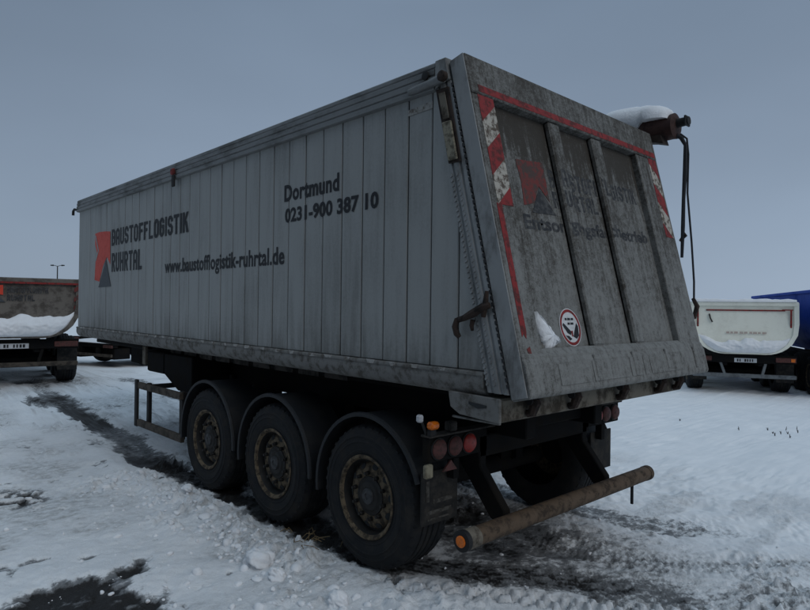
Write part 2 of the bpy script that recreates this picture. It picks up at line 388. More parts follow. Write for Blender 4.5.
def axis(c0, c1, step, g, far):
    core = list(np.arange(c0, c1, step)); out = core[:]; s = step; p = core[-1]
    while p < far: s *= g; p += s; out.append(p)
    s = step; p = core[0]; low = []
    while p > -far: s *= g; p -= s; low.append(p)
    return np.array(low[::-1] + out)
def build_ground():
    xs = axis(-4.0, 2.4, .018, 1.055, 2500); ys = axis(-.6, 5.6, .018, 1.055, 2500)
    X, Y = np.meshgrid(xs, ys); Z, B, G = ground_fields(X, Y)
    nx, ny = len(xs), len(ys)
    me = bpy.data.meshes.new('ground'); me.vertices.add(nx * ny)
    me.vertices.foreach_set('co', np.stack([X, Y, Z], -1).astype(np.float32).ravel())
    i = np.arange(nx * ny).reshape(ny, nx)
    q = np.stack([i[:-1, :-1], i[:-1, 1:], i[1:, 1:], i[1:, :-1]], -1).reshape(-1, 4)
    me.loops.add(q.size); me.loops.foreach_set('vertex_index', q.ravel().astype(np.int32))
    me.polygons.add(len(q)); me.polygons.foreach_set('loop_start', np.arange(0, q.size, 4, dtype=np.int32))
    me.update(calc_edges=True); me.shade_smooth()
    for nm, A in (('bare', B), ('grey', G)):
        at = me.attributes.new(nm, 'FLOAT', 'POINT'); at.data.foreach_set('value', A.astype(np.float32).ravel())
    t = NT('snowy_yard'); v = t.coord()
    ab = t.n('ShaderNodeAttribute', attribute_name='bare').outputs['Fac']; ag = t.n('ShaderNodeAttribute', attribute_name='grey').outputs['Fac']
    n1 = t.noise(v, 2.2, 5, .6); n2 = t.noise(v, 28, 5, .7); n3 = t.noise(v, 110, 3, .7)
    snow = t.mix(t.ramp(n1, .35, .7), (.88, .89, .90), (.82, .835, .85))
    n4 = t.noise(t.coord((1, 1.5, 1)), 9, 7, .72)
    g = t.math('ADD', ag, t.math('MULTIPLY', t.math('SUBTRACT', n2, .5), .3))
    g = t.math('ADD', g, t.math('MULTIPLY', t.math('MULTIPLY', t.math('SUBTRACT', n4, .52), 5.5), ag))
    snow = t.mix(t.ramp(g, .02, .6), snow, (.43, .43, .425))
    f = t.math('ADD', ab, t.math('MULTIPLY', t.math('SUBTRACT', n2, .5), .6))
    f = t.math('ADD', f, t.math('MULTIPLY', t.math('MULTIPLY', t.math('SUBTRACT', n4, .5), 1.6), t.ramp(ab, .03, .35)))
    slush = t.mix(t.ramp(f, .12, .5), snow, (.20, .205, .21))
    col = t.mix(t.ramp(f, .5, .85), slush, (.022, .02, .019))
    t.bump(t.math('MULTIPLY', t.math('ADD', n2, t.math('MULTIPLY', n3, .6)), t.ramp(ag, .0, .14, .25, 1.)),   .75, .022)
    m = t.done(col, t.ramp(f, .3, .9, .75, .5), 0, .3)
    return tag(link('ground', me, m), kind='structure')
build_ground()
def gz(x, y): return float(ground_fields(np.array([[float(x)]]), np.array([[float(y)]]))[0][0, 0])

# ------------------------------------------------------------------ lettering
def stroke(mb, P, t, closed=False):
    """mitred ribbon of width t in the xy plane"""
    P = [Vector((p[0], p[1])) for p in P]; n = len(P); L = []; Rr = []
    for i in range(n):
        a = P[i - 1] if (i > 0 or closed) else None; b = P[(i + 1) % n] if (i < n - 1 or closed) else None
        d1 = (P[i] - a).normalized() if a is not None else None; d2 = (b - P[i]).normalized() if b is not None else None
        if d1 is None: d1 = d2
        if d2 is None: d2 = d1
        n1 = Vector((-d1.y, d1.x)); n2 = Vector((-d2.y, d2.x)); m = (n1 + n2).normalized(); k = t / 2 / max(.3, m.dot(n1))
        L.append(P[i] + m * k); Rr.append(P[i] - m * k)
    vs = [(p.x, p.y, 0) for p in L + Rr]
    mb.add(vs, [(i, (i + 1) % n, (i + 1) % n + n, i + n) for i in range(n if closed else n - 1)])
def techno(text, w=.5, t=.172, gap=.09):
    mb = MB(); x = 0
    for chh in text:
        g = MB(); h = 1; x0, x1, y0, y1, ym = t / 2, w - t / 2, t / 2, h - t / 2, .5; c = .11; adv = w
        def rect(a, b, c_, d): g.add([(a, c_, 0), (b, c_, 0), (b, d, 0), (a, d, 0)], [(0, 1, 2, 3)])
        if chh in 'BO':
            if chh == 'O': stroke(g, [(x0, y0 + c), (x0 + c, y0), (x1 - c, y0), (x1, y0 + c), (x1, y1 - c), (x1 - c, y1), (x0 + c, y1), (x0, y1 - c)], t, True)
            else:
                stroke(g, [(x0, y0), (x1 - c, y0), (x1, y0 + c), (x1, y1 - c), (x1 - c, y1), (x0, y1)], t, True); rect(t, w - t, ym - t / 2, ym + t / 2)
        elif chh == 'A':
            stroke(g, [(x0, 0), (x0, y1 - c), (x0 + c, y1), (x1 - c, y1), (x1, y1 - c), (x1, 0)], t); rect(t, w - t, .34, .34 + t)
        elif chh == 'U': stroke(g, [(x0, h), (x0, y0 + c), (x0 + c, y0), (x1 - c, y0), (x1, y0 + c), (x1, h)], t)
        elif chh == 'S':
            stroke(g, [(x1, .68), (x1, y1 - c), (x1 - c, y1), (x0 + c, y1), (x0, y1 - c), (x0, ym + c), (x0 + c, ym), (x1 - c, ym), (x1, ym - c), (x1, y0 + c), (x1 - c, y0), (x0 + c, y0), (x0, y0 + c), (x0, .32)], t)
        elif chh == 'T': rect(0, w, h - t, h); rect(w / 2 - t / 2, w / 2 + t / 2, 0, h - t)
        elif chh == 'F': rect(0, t, 0, h); rect(t, w * .95, h - t, h); rect(t, w * .85, ym - .04, ym - .04 + t)
        elif chh == 'L': rect(0, t, 0, h); rect(t, w * .92, 0, t); adv = w * .92
        elif chh == 'G':
            stroke(g, [(x1, .7), (x1, y1 - c), (x1 - c, y1), (x0 + c, y1), (x0, y1 - c), (x0, y0 + c), (x0 + c, y0), (x1 - c, y0), (x1, y0 + c), (x1, .54 - t / 2)], t); rect(w * .5, w, .54 - t / 2, .54 + t / 2)
        elif chh == 'I': rect(0, t, 0, h); adv = t
        elif chh == 'K':
            rect(0, t, 0, h)
            g.add([(t, .42, 0), (t, .6, 0), (w - t * 1.0, h, 0), (w + .02, h, 0)], [(0, 3, 2, 1)])
            g.add([(t + .06, .494, 0), (t + .163, .663 - .06, 0), (w + .04, 0, 0), (w - t * .95, 0, 0)], [(0, 3, 2, 1)])
        elif chh == 'R':
            rect(0, t, 0, h); stroke(g, [(t, y1), (x1 - c, y1), (x1, y1 - c), (x1, ym + c), (x1 - c, ym), (t, ym)], t)
            g.add([(t * 1.2, ym - t / 2, 0), (t * 2.2, ym - t / 2, 0), (w + .02, 0, 0), (w - t, 0, 0)], [(0, 1, 2, 3)])
        elif chh == 'H': rect(0, t, 0, h); rect(w - t, w, 0, h); rect(t, w - t, ym - t / 2, ym + t / 2)
        mb.add([(p[0] + x, p[1], 0) for p in g.v], g.f); x += adv + gap
    me = bpy.data.meshes.new('lettering'); me.from_pydata(mb.v, [], mb.f); me.update(); return me
def plain_text(text, bold=.0, spacing=1.0):
    cu = bpy.data.curves.new('lettering', 'FONT'); cu.body = text; cu.size = 1; cu.offset = bold; cu.resolution_u = 3; cu.space_character = spacing
    o = bpy.data.objects.new('lettering', cu); COL.objects.link(o)
    bpy.context.view_layer.update()
    me = bpy.data.meshes.new_from_object(o.evaluated_get(bpy.context.evaluated_depsgraph_get()))
    bpy.data.objects.remove(o); bpy.data.curves.remove(cu); me.materials.clear(); return me
def fit2d(me):
    """mesh (xy) -> bmesh scaled to the unit box"""
    bm = bmesh.new(); bm.from_mesh(me); bpy.data.meshes.remove(me)
    xs = [v.co.x for v in bm.verts]; ys = [v.co.y for v in bm.verts]; ax, bx, ay, by = min(xs), max(xs), min(ys), max(ys)
    for v in bm.verts: v.co = Vector(((v.co.x - ax) / (bx - ax), (v.co.y - ay) / (by - ay), 0))
    return bm
def bm_obj(bm, name, mat, parent):
    me = bpy.data.meshes.new(name); bm.to_mesh(me); bm.free(); return link(name, me, mat, parent)

# ================================================================== the tipper trailer in front
TILT = .0039
W = 1.275
trailer = empty('tipper_trailer', (0, 0, 0))
tag(trailer, 'large grey aluminium tipping trailer in the foreground, dirty tailgate with round sticker', 'trailer', 'tipping trailers parked in the snowy yard')

def edge_y(z): return .305 + (z - 1.44) * (.775 - .305) / (3.40 - 1.44)      # slanting seam between planks and rear post
Z0, Z1 = 1.552, 3.372
joints = [-.2, .055, .305, .555, .805, 1.035, 1.282] + [1.533 + .2525 * i for i in range(28)]
joints = [j for j in joints if j < 8.35] + [8.66]
FY = 8.66
def plank(a, b):
    g = .005
    a2, b2 = a + g, b - g
    za = Z0; zb = Z1
    poly = []
    yl0, yl1 = edge_y(za) + .002, edge_y(zb) + .002
    if b2 <= yl0: return
    low = (max(a2, yl0), za)
    pts = [(b2, za)]
    if yl1 <= b2: pts.append((b2, zb))
    else: pts.append((b2, za + (b2 - yl0) / (yl1 - yl0) * (zb - za)))
    if yl1 <= b2: pts.append((max(a2, yl1), zb))
    if a2 > yl0 and a2 < yl1: pts.append((a2, za + (a2 - yl0) / (yl1 - yl0) * (zb - za)))
    pts.append(low)
    # drop doubles
    q = []
    for p in pts:
        if not q or abs(p[0] - q[-1][0]) + abs(p[1] - q[-1][1]) > 1e-3: q.append(p)
    if len(q) < 3: return
    dx = random.uniform(-.0025, .0015)
    MB().prism([(-1.262 + dx, y, z) for y, z in q], (.028, 0, 0)).build('side_plank', MAT['side'], trailer, bevel=.005, tilt=TILT)
for a, b in zip(joints[:-1], joints[1:]): plank(a, b)
MB().prism([(-1.236, edge_y(1.46), 1.46), (-1.236, FY, 1.46), (-1.236, FY, 3.40), (-1.236, edge_y(3.4), 3.40)], (.02, 0, 0)).build('inner_wall', MAT['gap'], trailer, tilt=TILT)
MB().prism([(1.2, edge_y(1.46), 1.46), (1.2, FY, 1.46), (1.2, FY, 3.36), (1.2, edge_y(3.36), 3.36)], (.062, 0, 0)).build('side_wall', MAT['side'], trailer, bevel=.01, tilt=TILT)
MB().box(-1.2, 1.195, FY - .06, FY - .002, 1.46, 3.38).build('front_wall', MAT['side'], trailer, tilt=TILT)
MB().box(-1.2, 1.195, .2, FY - .07, 1.44, 1.5).build('tub_floor', MAT['gap'], trailer, tilt=TILT)
MB().extrude([(-1.19, 3.52), (0, 3.58), (1.19, 3.52), (1.19, 3.50), (0, 3.56), (-1.19, 3.50)], .62, FY - .03).build('tarpaulin', MAT['tarp'], trailer, smooth=30, tilt=TILT)
# grooved top rails
def rail(sx):
    pr = [(-1.272, 3.362), (-1.300, 3.366), (-1.302, 3.400), (-1.290, 3.404), (-1.290, 3.412), (-1.300, 3.416), (-1.300, 3.452), (-1.288, 3.456), (-1.288, 3.464),
          (-1.297, 3.468), (-1.296, 3.50), (-1.286, 3.504), (-1.286, 3.511), (-1.292, 3.515), (-1.288, 3.54), (-1.272, 3.553), (-1.2, 3.553), (-1.2, 3.362)]
    y0 = .76
    mb = MB().extrude([(x * sx, z) for x, z in pr], y0, FY + .03)
    if sx < 0:
        pass
    return mb.build('top_rail', MAT['rail'], trailer, bevel=.002, tilt=TILT)
rail(1); rail(-1)
# small hook on the front end of the rail, reflector bracket part way along
MB().tube([(-1.28, 8.70, 3.40), (-1.3, 8.80, 3.42), (-1.3, 8.86, 3.40), (-1.3, 8.87, 3.33)], .02, 8).build('rail_hook', MAT['dark'], trailer, smooth=40, tilt=TILT)
mk = MB().box(-1.325, -1.3035, 4.862, 4.925, 3.27, 3.40).build('strap_bracket', MAT['dark'], trailer, bevel=.004, tilt=TILT)
MB().box(-1.34, -1.3045, 4.855, 4.93, 3.405, 3.475).build('marker_lens', MAT['redtape'], mk, bevel=.01, tilt=TILT)
# rounded sill under the planks
sill = [(-1.235, 1.549), (-1.272, 1.549), (-1.288, 1.540), (-1.289, 1.528), (-1.280, 1.520), (-1.285, 1.500), (-1.284, 1.470), (-1.272, 1.435), (-1.250, 1.408), (-1.215, 1.392), (-1.10, 1.386), (-1.10, 1.44), (-1.235, 1.455)]
MB().extrude(sill, .33, FY).build('side_sill', MAT['lip'], trailer, smooth=40, tilt=TILT)
for a, b in zip(joints[3:-1], joints[4:]):
    c = random.uniform(.15, .45) * (b - a); w_ = random.uniform(.25, .5) * (b - a); zt = 1.5515
    if a < .35: continue
    MB().prism([(-1.2905, a + c, zt), (-1.2905, a + c + w_, zt), (-1.2905, a + c + w_ - .02, zt - .022 - random.random() * .012), (-1.2905, a + c + .015, zt - .018 - random.random() * .012)], (.006, 0, 0)).build('scraped_lug', MAT['lipbright'], trailer, bevel=.002, tilt=TILT)

# rear corner post (slanting, ribbed)
def gap_y(z): return .12 + (z - 1.42) * (.6475 - .12) / (3.55 - 1.42)
def post(sx):
    mb = MB()
    def pt(x, u, z): y = edge_y(z) * (1 - u) + (gap_y(z) + .012) * u; return (x * sx, y, z)
    prof = [(0, -1.2), (0, -1.264), (.04, -1.278), (.2, -1.278), (.24, -1.268), (.32, -1.268), (.36, -1.283), (.62, -1.283), (.66, -1.270), (.74, -1.270), (.78, -1.283), (.98, -1.283), (1, -1.276), (1, -1.2)]
    n = len(prof); zs = [1.43, 3.40]
    vs = [pt(x, u, z) for z in zs for u, x in prof]
    mb.add(vs, [(i, (i + 1) % n, (i + 1) % n + n, i + n) for i in range(n)] + [tuple(range(n - 1, -1, -1)), tuple(range(n, 2 * n))])
    return mb.build('corner_post', MAT['post'], trailer, bevel=.002)
post(1); post(-1)
def pt3(u, z, x): return (x, edge_y(z) * (1 - u) + (gap_y(z) + .012) * u, z)
rb = MB()
for i in range(58):
    z = 1.47 + i * .0325
    for u0, u1 in ((.06, .17), (.39, .50)):
        if z > 2.80 and u0 < .9 and z < 3.4 and True: continue
        rb.hexa([pt3(u0, z, -1.276), pt3(u1, z + .010, -1.276), pt3(u1, z + .024, -1.276), pt3(u0, z + .014, -1.276), pt3(u0, z, -1.288), pt3(u1, z + .010, -1.288), pt3(u1, z + .024, -1.288), pt3(u0, z + .014, -1.288)])
rbo = rb.build('post_knurling', MAT['post'], trailer); rbo['kind'] = 'stuff'
MB().prism([(-1.2672, .80, 3.262), (-1.2672, 1.04, 3.258), (-1.2672, 1.04, 3.298), (-1.2672, .80, 3.312)], (.003, 0, 0)).build('label_plate', MAT['lipbright'], trailer)
# cap block at the top of the post
def cap(sx):
    mb = MB(); x0, x1 = -1.296 * sx, -1.19 * sx
    mb.prism([(x0, .758, 3.365), (x0, .758, 3.556), (x0, gap_y(3.55) + .014, 3.556), (x0, gap_y(3.404) + .016, 3.404), (x0, .70, 3.404)], (x1 - x0, 0, 0))
    return mb.build('post_cap', MAT['post'], trailer, bevel=.006)
cap(1); cap(-1)
# tan rubber buffer in a rusty slot on the post
def slant(u, z): return edge_y(z) * (1 - u) + (gap_y(z)) * u
bp = MB().prism([(-1.284, slant(.12, 3.36), 3.36), (-1.284, slant(.78, 3.36), 3.36), (-1.284, slant(.74, 2.86), 2.86), (-1.284, slant(.12, 2.86), 2.86)], (-.012, 0, 0)).build('buffer_plate', MAT['rust'], trailer, bevel=.003)
MB().prism([(-1.297, slant(.2, 3.13), 3.13), (-1.297, slant(.68, 3.13), 3.13), (-1.297, slant(.66, 2.875), 2.875), (-1.297, slant(.2, 2.875), 2.875)], (-.016, 0, 0)).build('buffer_block', MAT['yellow'], bp, bevel=.005)
MB().prism([(-1.297, slant(.25, 3.33), 3.33), (-1.297, slant(.6, 3.33), 3.33), (-1.297, slant(.6, 3.15), 3.15), (-1.297, slant(.25, 3.15), 3.15)], (-.006, 0, 0)).build('buffer_pad', MAT['beam'], bp, bevel=.003)
# tailgate hinge: arm, pins
hg = MB().tube([(-1.315, .98, 3.40), (-1.315, .80, 3.405), (-1.315, .66, 3.415)], [.02, .026, .03], 10).build('tailgate_hinge', MAT['rail'], trailer, smooth=40)
MB().lathe([(0, .034), (.03, .034), (.036, .026)], (-1.325, .645, 3.415), 'x', 20, -1).build('hinge_pin', MAT['rust'], hg, smooth=40)
MB().lathe([(0, .03), (.01, .03), (.012, .022)], (-1.304, .83, 3.475), 'x', 20, -1).build('hinge_pin', MAT['dark'], hg, smooth=40)
MB().box(-1.322, -1.303, .87, .99, 3.378, 3.43).build('hinge_plate', MAT['rail'], hg, bevel=.004)
# tailgate latch at the lower end of the post
lt = MB().tube([(-1.30, .53, 1.86), (-1.315, .46, 1.875), (-1.325, .38, 1.905), (-1.325, .30, 1.945), (-1.31, .262, 1.955)], [.018, .02, .028, .026, .02], 8).build('tailgate_latch', MAT['rust'], trailer, smooth=40)
MB().tube([(-1.31, .52, 1.87), (-1.32, .53, 1.82), (-1.318, .515, 1.775), (-1.31, .50, 1.755)], [.017, .02, .02, .014], 8).build('latch_hook', MAT['rust'], lt, smooth=40)
MB().tube([(-1.31, .285, 2.04), (-1.318, .292, 1.95), (-1.31, .31, 1.885)], [.012, .02, .014], 8).build('latch_lever', MAT['rust'], lt, smooth=40)
MB().tube([(-1.30, .40, 1.865), (-1.31, .402, 1.83), (-1.30, .404, 1.80)], [.016, .014, .01], 8).build('latch_pin', MAT['rust'], lt, smooth=40)

# ---- lettering and logo on the side
def side_print(me, y_left, y_right, zb, zt, name='lettering', mat='letter', shear=0):
    bm = fit2d(me)
    for v in bm.verts:
        u, w_ = v.co.x, v.co.y; y = y_left + (y_right - y_left) * u; z = zb + (zt - zb) * w_ + TILT * y
        v.co = Vector((-1.2665, y, z))
    return bm_obj(bm, name, MAT[mat], trailer)
def off(zs, y): return zs - TILT * y
side_print(techno('BAUSTOFFLOGISTIK'), 7.11, 4.58, 2.732, 2.962)
side_print(techno('RUHRTAL'), 7.10, 5.965, 2.365, 2.628)
side_print(plain_text('www.baustofflogistik-ruhrtal.de', .024, 1.05), 5.225, 2.605, 2.245, 2.455)
side_print(plain_text('Dortmund', .034, 1.06), 2.615, 1.82, 2.838, 2.985)
side_print(plain_text('0231-900 387 10', .036, 1.04), 2.60, 1.345, 2.652, 2.780)
def side_poly(pts, name, mat, x=-1.2665):
    mb = MB(); mb.add([(x, y, z) for y, z in pts], [tuple(range(len(pts)))]); return mb.build(name, MAT[mat], trailer, recalc=False)
# logo: red folded arrow over a grey triangle
side_poly([(7.84, 2.99), (7.66, 3.00), (7.40, 2.99), (7.17, 2.97), (7.155, 2.50), (7.30, 2.62), (7.46, 2.50), (7.62, 2.27), (7.845, 2.30), (7.80, 2.62), (7.72, 2.66), (7.84, 2.83)], 'logo_arrow', 'red')
side_poly([(7.34, 2.585), (7.66, 2.185), (7.12, 2.19)], 'logo_triangle', 'triangle', -1.2675)
side_poly([(7.84, 2.96), (7.80, 2.96), (7.66, 2.73), (7.78, 2.58), (7.82, 2.58), (7.70, 2.73)], 'logo_seam', 'side', -1.2685)

# ---- tailgate
tail = empty('tailgate', parent=trailer)
TK = .525 / 2.13; NN = math.hypot(1, TK); TNY, TNZ = -1 / NN, TK / NN
def T(x, z, d=0): return (x, TK * (z - 1.42) + TNY * d, z + TNZ * d)
def tg(x0, x1, z0, z1, d0, d1, x0t=None, x1t=None):
    a0 = x0 if x0t is None else x0t; a1 = x1 if x1t is None else x1t
    return MB().hexa([T(x0, z0, d1), T(x1, z0, d1), T(x1, z0, d0), T(x0, z0, d0), T(a0, z1, d1), T(a1, z1, d1), T(a1, z1, d0), T(a0, z1, d0)])
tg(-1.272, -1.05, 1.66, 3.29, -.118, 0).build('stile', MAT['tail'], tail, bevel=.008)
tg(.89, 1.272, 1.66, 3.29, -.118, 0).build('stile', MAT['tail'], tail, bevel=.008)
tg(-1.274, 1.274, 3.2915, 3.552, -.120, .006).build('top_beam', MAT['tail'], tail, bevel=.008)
bb = MB(); bb.add([], [])
prof = [(1.42, -.118), (1.42, .004), (1.44, .02), (1.61, .022), (1.64, .012), (1.66, .012), (1.705, -.02), (1.658, -.118)]
n_ = len(prof); bb.add([T(x, z, d) for x in (-1.274, 1.274) for z, d in prof], [(i, (i + 1) % n_, (i + 1) % n_ + n_, i + n_) for i in range(n_)] + [tuple(range(n_ - 1, -1, -1)), tuple(range(n_, 2 * n_))])
bb.build('bottom_beam', MAT['tail'], tail, bevel=.006)
for x0, x1 in ((-.425, -.29), (.165, .30)):
    tg(x0, x1, 1.70, 3.288, -.053, -.004).build('rib', MAT['tail'], tail, bevel=.012)
PAN = ((-1.045, -.43), (-.285, .16), (.305, .885))
for x0, x1 in PAN:
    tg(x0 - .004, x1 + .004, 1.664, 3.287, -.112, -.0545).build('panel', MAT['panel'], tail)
for x0, x1 in ((-.95, -.62), (-.56, -.1), (-.06, .1), (.14, .2), (.24, .8)):
    tg(x0, x1, 1.47, 1.60, .0225, .0255).build('beam_pad', MAT['tail'], tail, bevel=.004)
for k in range(4):
    x = -.53 + k * .52
    tg(x, x + .03, 1.49 - .02 * (k % 2), 1.64, .012, .032).build('beam_weld', MAT['tail'], tail, bevel=.006)
# side flanks of the tailgate, lighter metal
for sx in (-1, 1):
    mb = MB()
    mb.hexa([T(1.2745 * sx, 1.43, -.002), T(1.282 * sx, 1.43, -.002), T(1.282 * sx, 1.43, -.116), T(1.2745 * sx, 1.43, -.116), T(1.2755 * sx, 3.55, -.002), T(1.283 * sx, 3.55, -.002), T(1.283 * sx, 3.55, -.116), T(1.2755 * sx, 3.55, -.116)])
    mb.build('flank', MAT['post'], tail, bevel=.002)
# black rubber seal between tailgate and body, with small teeth
for sx in (-1, 1):
    mb = MB(); mb.hexa([T(1.19 * sx, 1.43, -.119), T(1.268 * sx, 1.43, -.119), T(1.268 * sx, 1.43, -.131), T(1.19 * sx, 1.43, -.131), T(1.19 * sx, 3.55, -.119), T(1.268 * sx, 3.55, -.119), T(1.268 * sx, 3.55, -.131), T(1.19 * sx, 3.55, -.131)])
    if sx < 0:
        for i in range(52):
            z = 1.5 + i * .037
            mb.hexa([T(-1.2685, z, -.1165), T(-1.288, z, -.1165), T(-1.288, z, -.132), T(-1.2685, z, -.132), T(-1.2685, z + .016, -.1165), T(-1.288, z + .022, -.1165), T(-1.288, z + .022, -.132), T(-1.2685, z + .016, -.132)])
    mb.build('rubber_seal', MAT['gap'], tail)
# red tape, chevrons
def tpoly(pts, d, name, mat, th=.0025):
    mb = MB(); mb.prism([T(x, z, d) for x, z in pts], Vector((0, TNY, TNZ)) * th); return mb.build(name, MAT[mat], tail)
tpoly([(-1.20, 3.305), (1.24, 3.305), (1.24, 3.352), (-1.20, 3.352)], .0062, 'red_tape', 'redtape')
def chev(x0, x1, sgn, nm):
    h = x1 - x0; z = 3.288; k = 0
    zt = 3.288; zb = 2.60; per = .163
    edges = [3.60, 3.235, 3.06, 2.885, 2.70, 2.53]
    for i in range(5):
        za, zb_ = edges[i], edges[i + 1]
        lo = x0 if sgn > 0 else x1; hi = x1 if sgn > 0 else x0
        rise = .13
        poly = [(lo, za - rise), (lo, zb_ - rise), (hi, zb_), (hi, za)]
        # clip to the top/bottom
        def clip(P, zc, keep_low):
            out = []
            for a, b in zip(P, P[1:] + P[:1]):
                ia = (a[1] <= zc) if keep_low else (a[1] >= zc); ib = (b[1] <= zc) if keep_low else (b[1] >= zc)
                if ia: out.append(a)
                if ia != ib:
                    t = (zc - a[1]) / (b[1] - a[1]); out.append((a[0] + t * (b[0] - a[0]), zc))
            return out
        P = clip(clip(poly, 3.286, True), 2.575, False)
        if len(P) >= 3: tpoly(P, .0003, nm, 'redtape' if i % 2 == 0 else 'chevwhite')
chev(-1.215, -1.06, 1, 'chevron_stripe')
chev(1.10, 1.245, -1, 'chevron_stripe')
tpoly([(-1.228, 2.58), (-1.178, 2.58), (-1.178, 1.80), (-1.19, 1.76), (-1.21, 1.79), (-1.228, 1.77)], .0003, 'red_stripe', 'redtape')
tpoly([(-1.205, 1.70), (-1.17, 1.715), (-1.165, 1.66), (-1.19, 1.65)], .0003, 'red_stripe', 'redworn')
# faded print: logo and three lines that run over ribs and recesses
def tail_print(bm, x0, x1, zb, zt, mat, name='lettering', rise=0):
    for v in bm.verts: v.co = Vector((x0 + (x1 - x0) * v.co.x, zb + (zt - zb) * v.co.y + rise * v.co.x, 0))
    spans = [(-1.045, -.43, -.0530), (-.415, -.30, -.0025), (-.282, .155, -.0530), (.175, .29, -.0025), (.312, .88, -.0530)]
    out = bmesh.new(); src = bpy.data.meshes.new('t'); bm.to_mesh(src); bm.free()
    for a, b, d in spans:
        c = bmesh.new(); c.from_mesh(src)
        for xx, nx in ((a, -1), (b, 1)):
            bmesh.ops.bisect_plane(c, geom=c.verts[:] + c.edges[:] + c.faces[:], plane_co=(xx, 0, 0), plane_no=(nx, 0, 0), clear_outer=True)
        for v in c.verts: v.co = Vector(T(v.co.x, v.co.y, d))
        tmp = bpy.data.meshes.new('t2'); c.to_mesh(tmp); c.free()
        if len(tmp.vertices): out.from_mesh(tmp)
        bpy.data.meshes.remove(tmp)
    bpy.data.meshes.remove(src)
    return bm_obj(out, name, MAT[mat], tail)
tail_print(fit2d(techno('BAUSTOFFLOGISTIK')), -.495, .80, 2.805, 2.935, 'fadedletter', rise=.035)
tail_print(fit2d(techno('RUHRTAL')), -.495, .11, 2.655, 2.775, 'fadedletter', rise=.02)
tail_print(fit2d(plain_text('Entsorgungsfachbetrieb', .03)), -.895, .84, 2.44, 2.57, 'fadedletter', rise=.04)
tpoly([(-.86, 2.945), (-.54, 2.975), (-.545, 2.69), (-.645, 2.79), (-.735, 2.66), (-.86, 2.63), (-.84, 2.79)], -.0542, 'logo_arrow', 'redworn')
tpoly([(-.645, 2.775), (-.50, 2.60), (-.78, 2.59)], -.0536, 'logo_triangle', 'fadedletter')
# round sticker: white disc, red ring, dark hand-like shapes
SX, SZ, SR = -.605, 1.832, .124
def disc(r0, r1, d, name, mat, n=36, sz=1.0):
    mb = MB(); 
    if r0 <= 0: mb.add([T(SX + r1 * math.cos(2 * math.pi * k / n), SZ + r1 * math.sin(2 * math.pi * k / n), d) for k in range(n)], [tuple(range(n))])
    else:
        vs = [T(SX + r * math.cos(2 * math.pi * k / n), SZ + r * math.sin(2 * math.pi * k / n), d) for r in (r0, r1) for k in range(n)]
        mb.add(vs, [(k, k + n, (k + 1) % n + n, (k + 1) % n) for k in range(n)])
    return mb.build(name, MAT[mat], tail, recalc=False)
st = empty('sticker', parent=tail)
for args in ((0, SR, -.0530, 'sticker_disc', 'white'), (SR * .80, SR * .95, -.0524, 'sticker_ring', 'redtape')): disc(*args).parent = st
def spoly(P, nm, mat, d=-.0521): 
    mb = MB(); mb.add([T(SX + x * SR, SZ + z * SR, d) for x, z in P], [tuple(range(len(P)))]); mb.build(nm, MAT[mat], st, recalc=False)
spoly([(-.74, .12), (-.62, .24), (-.02, -.22), (-.1, -.42), (-.4, -.3)], 'sticker_mark', 'letter')
spoly([(.1, -.5), (.3, -.2), (.62, .22), (.74, .05), (.66, -.45), (.4, -.62)], 'sticker_mark', 'letter')
spoly([(-.62, -.42), (-.3, -.45), (-.05, -.62), (-.3, -.7)], 'sticker_mark', 'letter')
spoly([(-.06, -.2), (.14, -.18), (.1, -.48), (-.02, -.5)], 'sticker_mark', 'redtape', -.0518)
for (a, b, z) in ((-.42, -.22, .42), (-.18, .1, .42), (.14, .4, .42), (-.24, .0, .18), (.04, .34, .18)):
    spoly([(a, z - .05), (b, z - .05), (b, z + .07), (a + .03, z + .07)], 'sticker_mark', 'letter')

# ---- subframe beam behind the tailgate with hooks
eb = MB().box(-1.26, 1.24, .20, .42, 1.255, 1.398).build('end_beam', MAT['beam'], trailer, bevel=.012)
MB().prism([(-1.262, .20, 1.40), (-1.262, .62, 1.41), (-1.262, .60, 1.31), (-1.262, .52, 1.27), (-1.262, .20, 1.252)], (-.02, 0, 0)).build('end_plate', MAT['lip'], eb, bevel=.006)
MB().prism([(-1.2825, .44, 1.36), (-1.2825, .30, 1.35), (-1.2825, .30, 1.335), (-1.2825, .37, 1.325), (-1.2825, .44, 1.345)], (-.004, 0, 0)).build('slot', MAT['gap'], eb)
for x in (-1.02, -.55, .1, .72, 1.05):
    hk = MB().tube([(x, .19, 1.44), (x, .145, 1.41), (x, .13, 1.36), (x, .155, 1.30), (x, .19, 1.29)], [.03, .034, .036, .03, .024], 8).build('tailgate_hook', MAT['rust'], eb, smooth=40)
    MB().lathe([(-.045, .026), (.045, .026)], (x, .15, 1.375), 'x', 12).build('hook_pin', MAT['dark'], hk, smooth=40)
MB().box(-1.262, -1.24, .22, .60, 1.24, 1.2525).build('end_skirt', MAT['lip'], eb, bevel=.003)

# ---- chassis
for x in (-.47, .47):
    MB().box(x - .06, x + .06, .55, 8.4, 1.0, 1.31).build('chassis_rail', MAT['chassis'], trailer, bevel=.01)
for y in (.72, 1.95, 3.3, 4.7, 6.2, 8.0):
    MB().box(-.405, .405, y - .05, y + .05, 1.04, 1.26).build('cross_member', MAT['chassis'], trailer, bevel=.01)
for x in (-.9, .9):
    MB().box(x - .05, x + .05, .9, 7.9, 1.318, 1.388).build('tub_bearer', MAT['chassis'], trailer, bevel=.004)
    for k in range(9):
        MB().box(x - .058 if x < 0 else x + .05, x - .05 if x < 0 else x + .058, 2.08 + k * .42, 2.08 + k * .42 + .33, 1.31, 1.375).build('bearer_plate', MAT['strip'], trailer, bevel=.002)
MB().box(-.85, .85, .95, 6.9, 1.313, 1.384).build('tub_underside', MAT['chassis'], trailer)
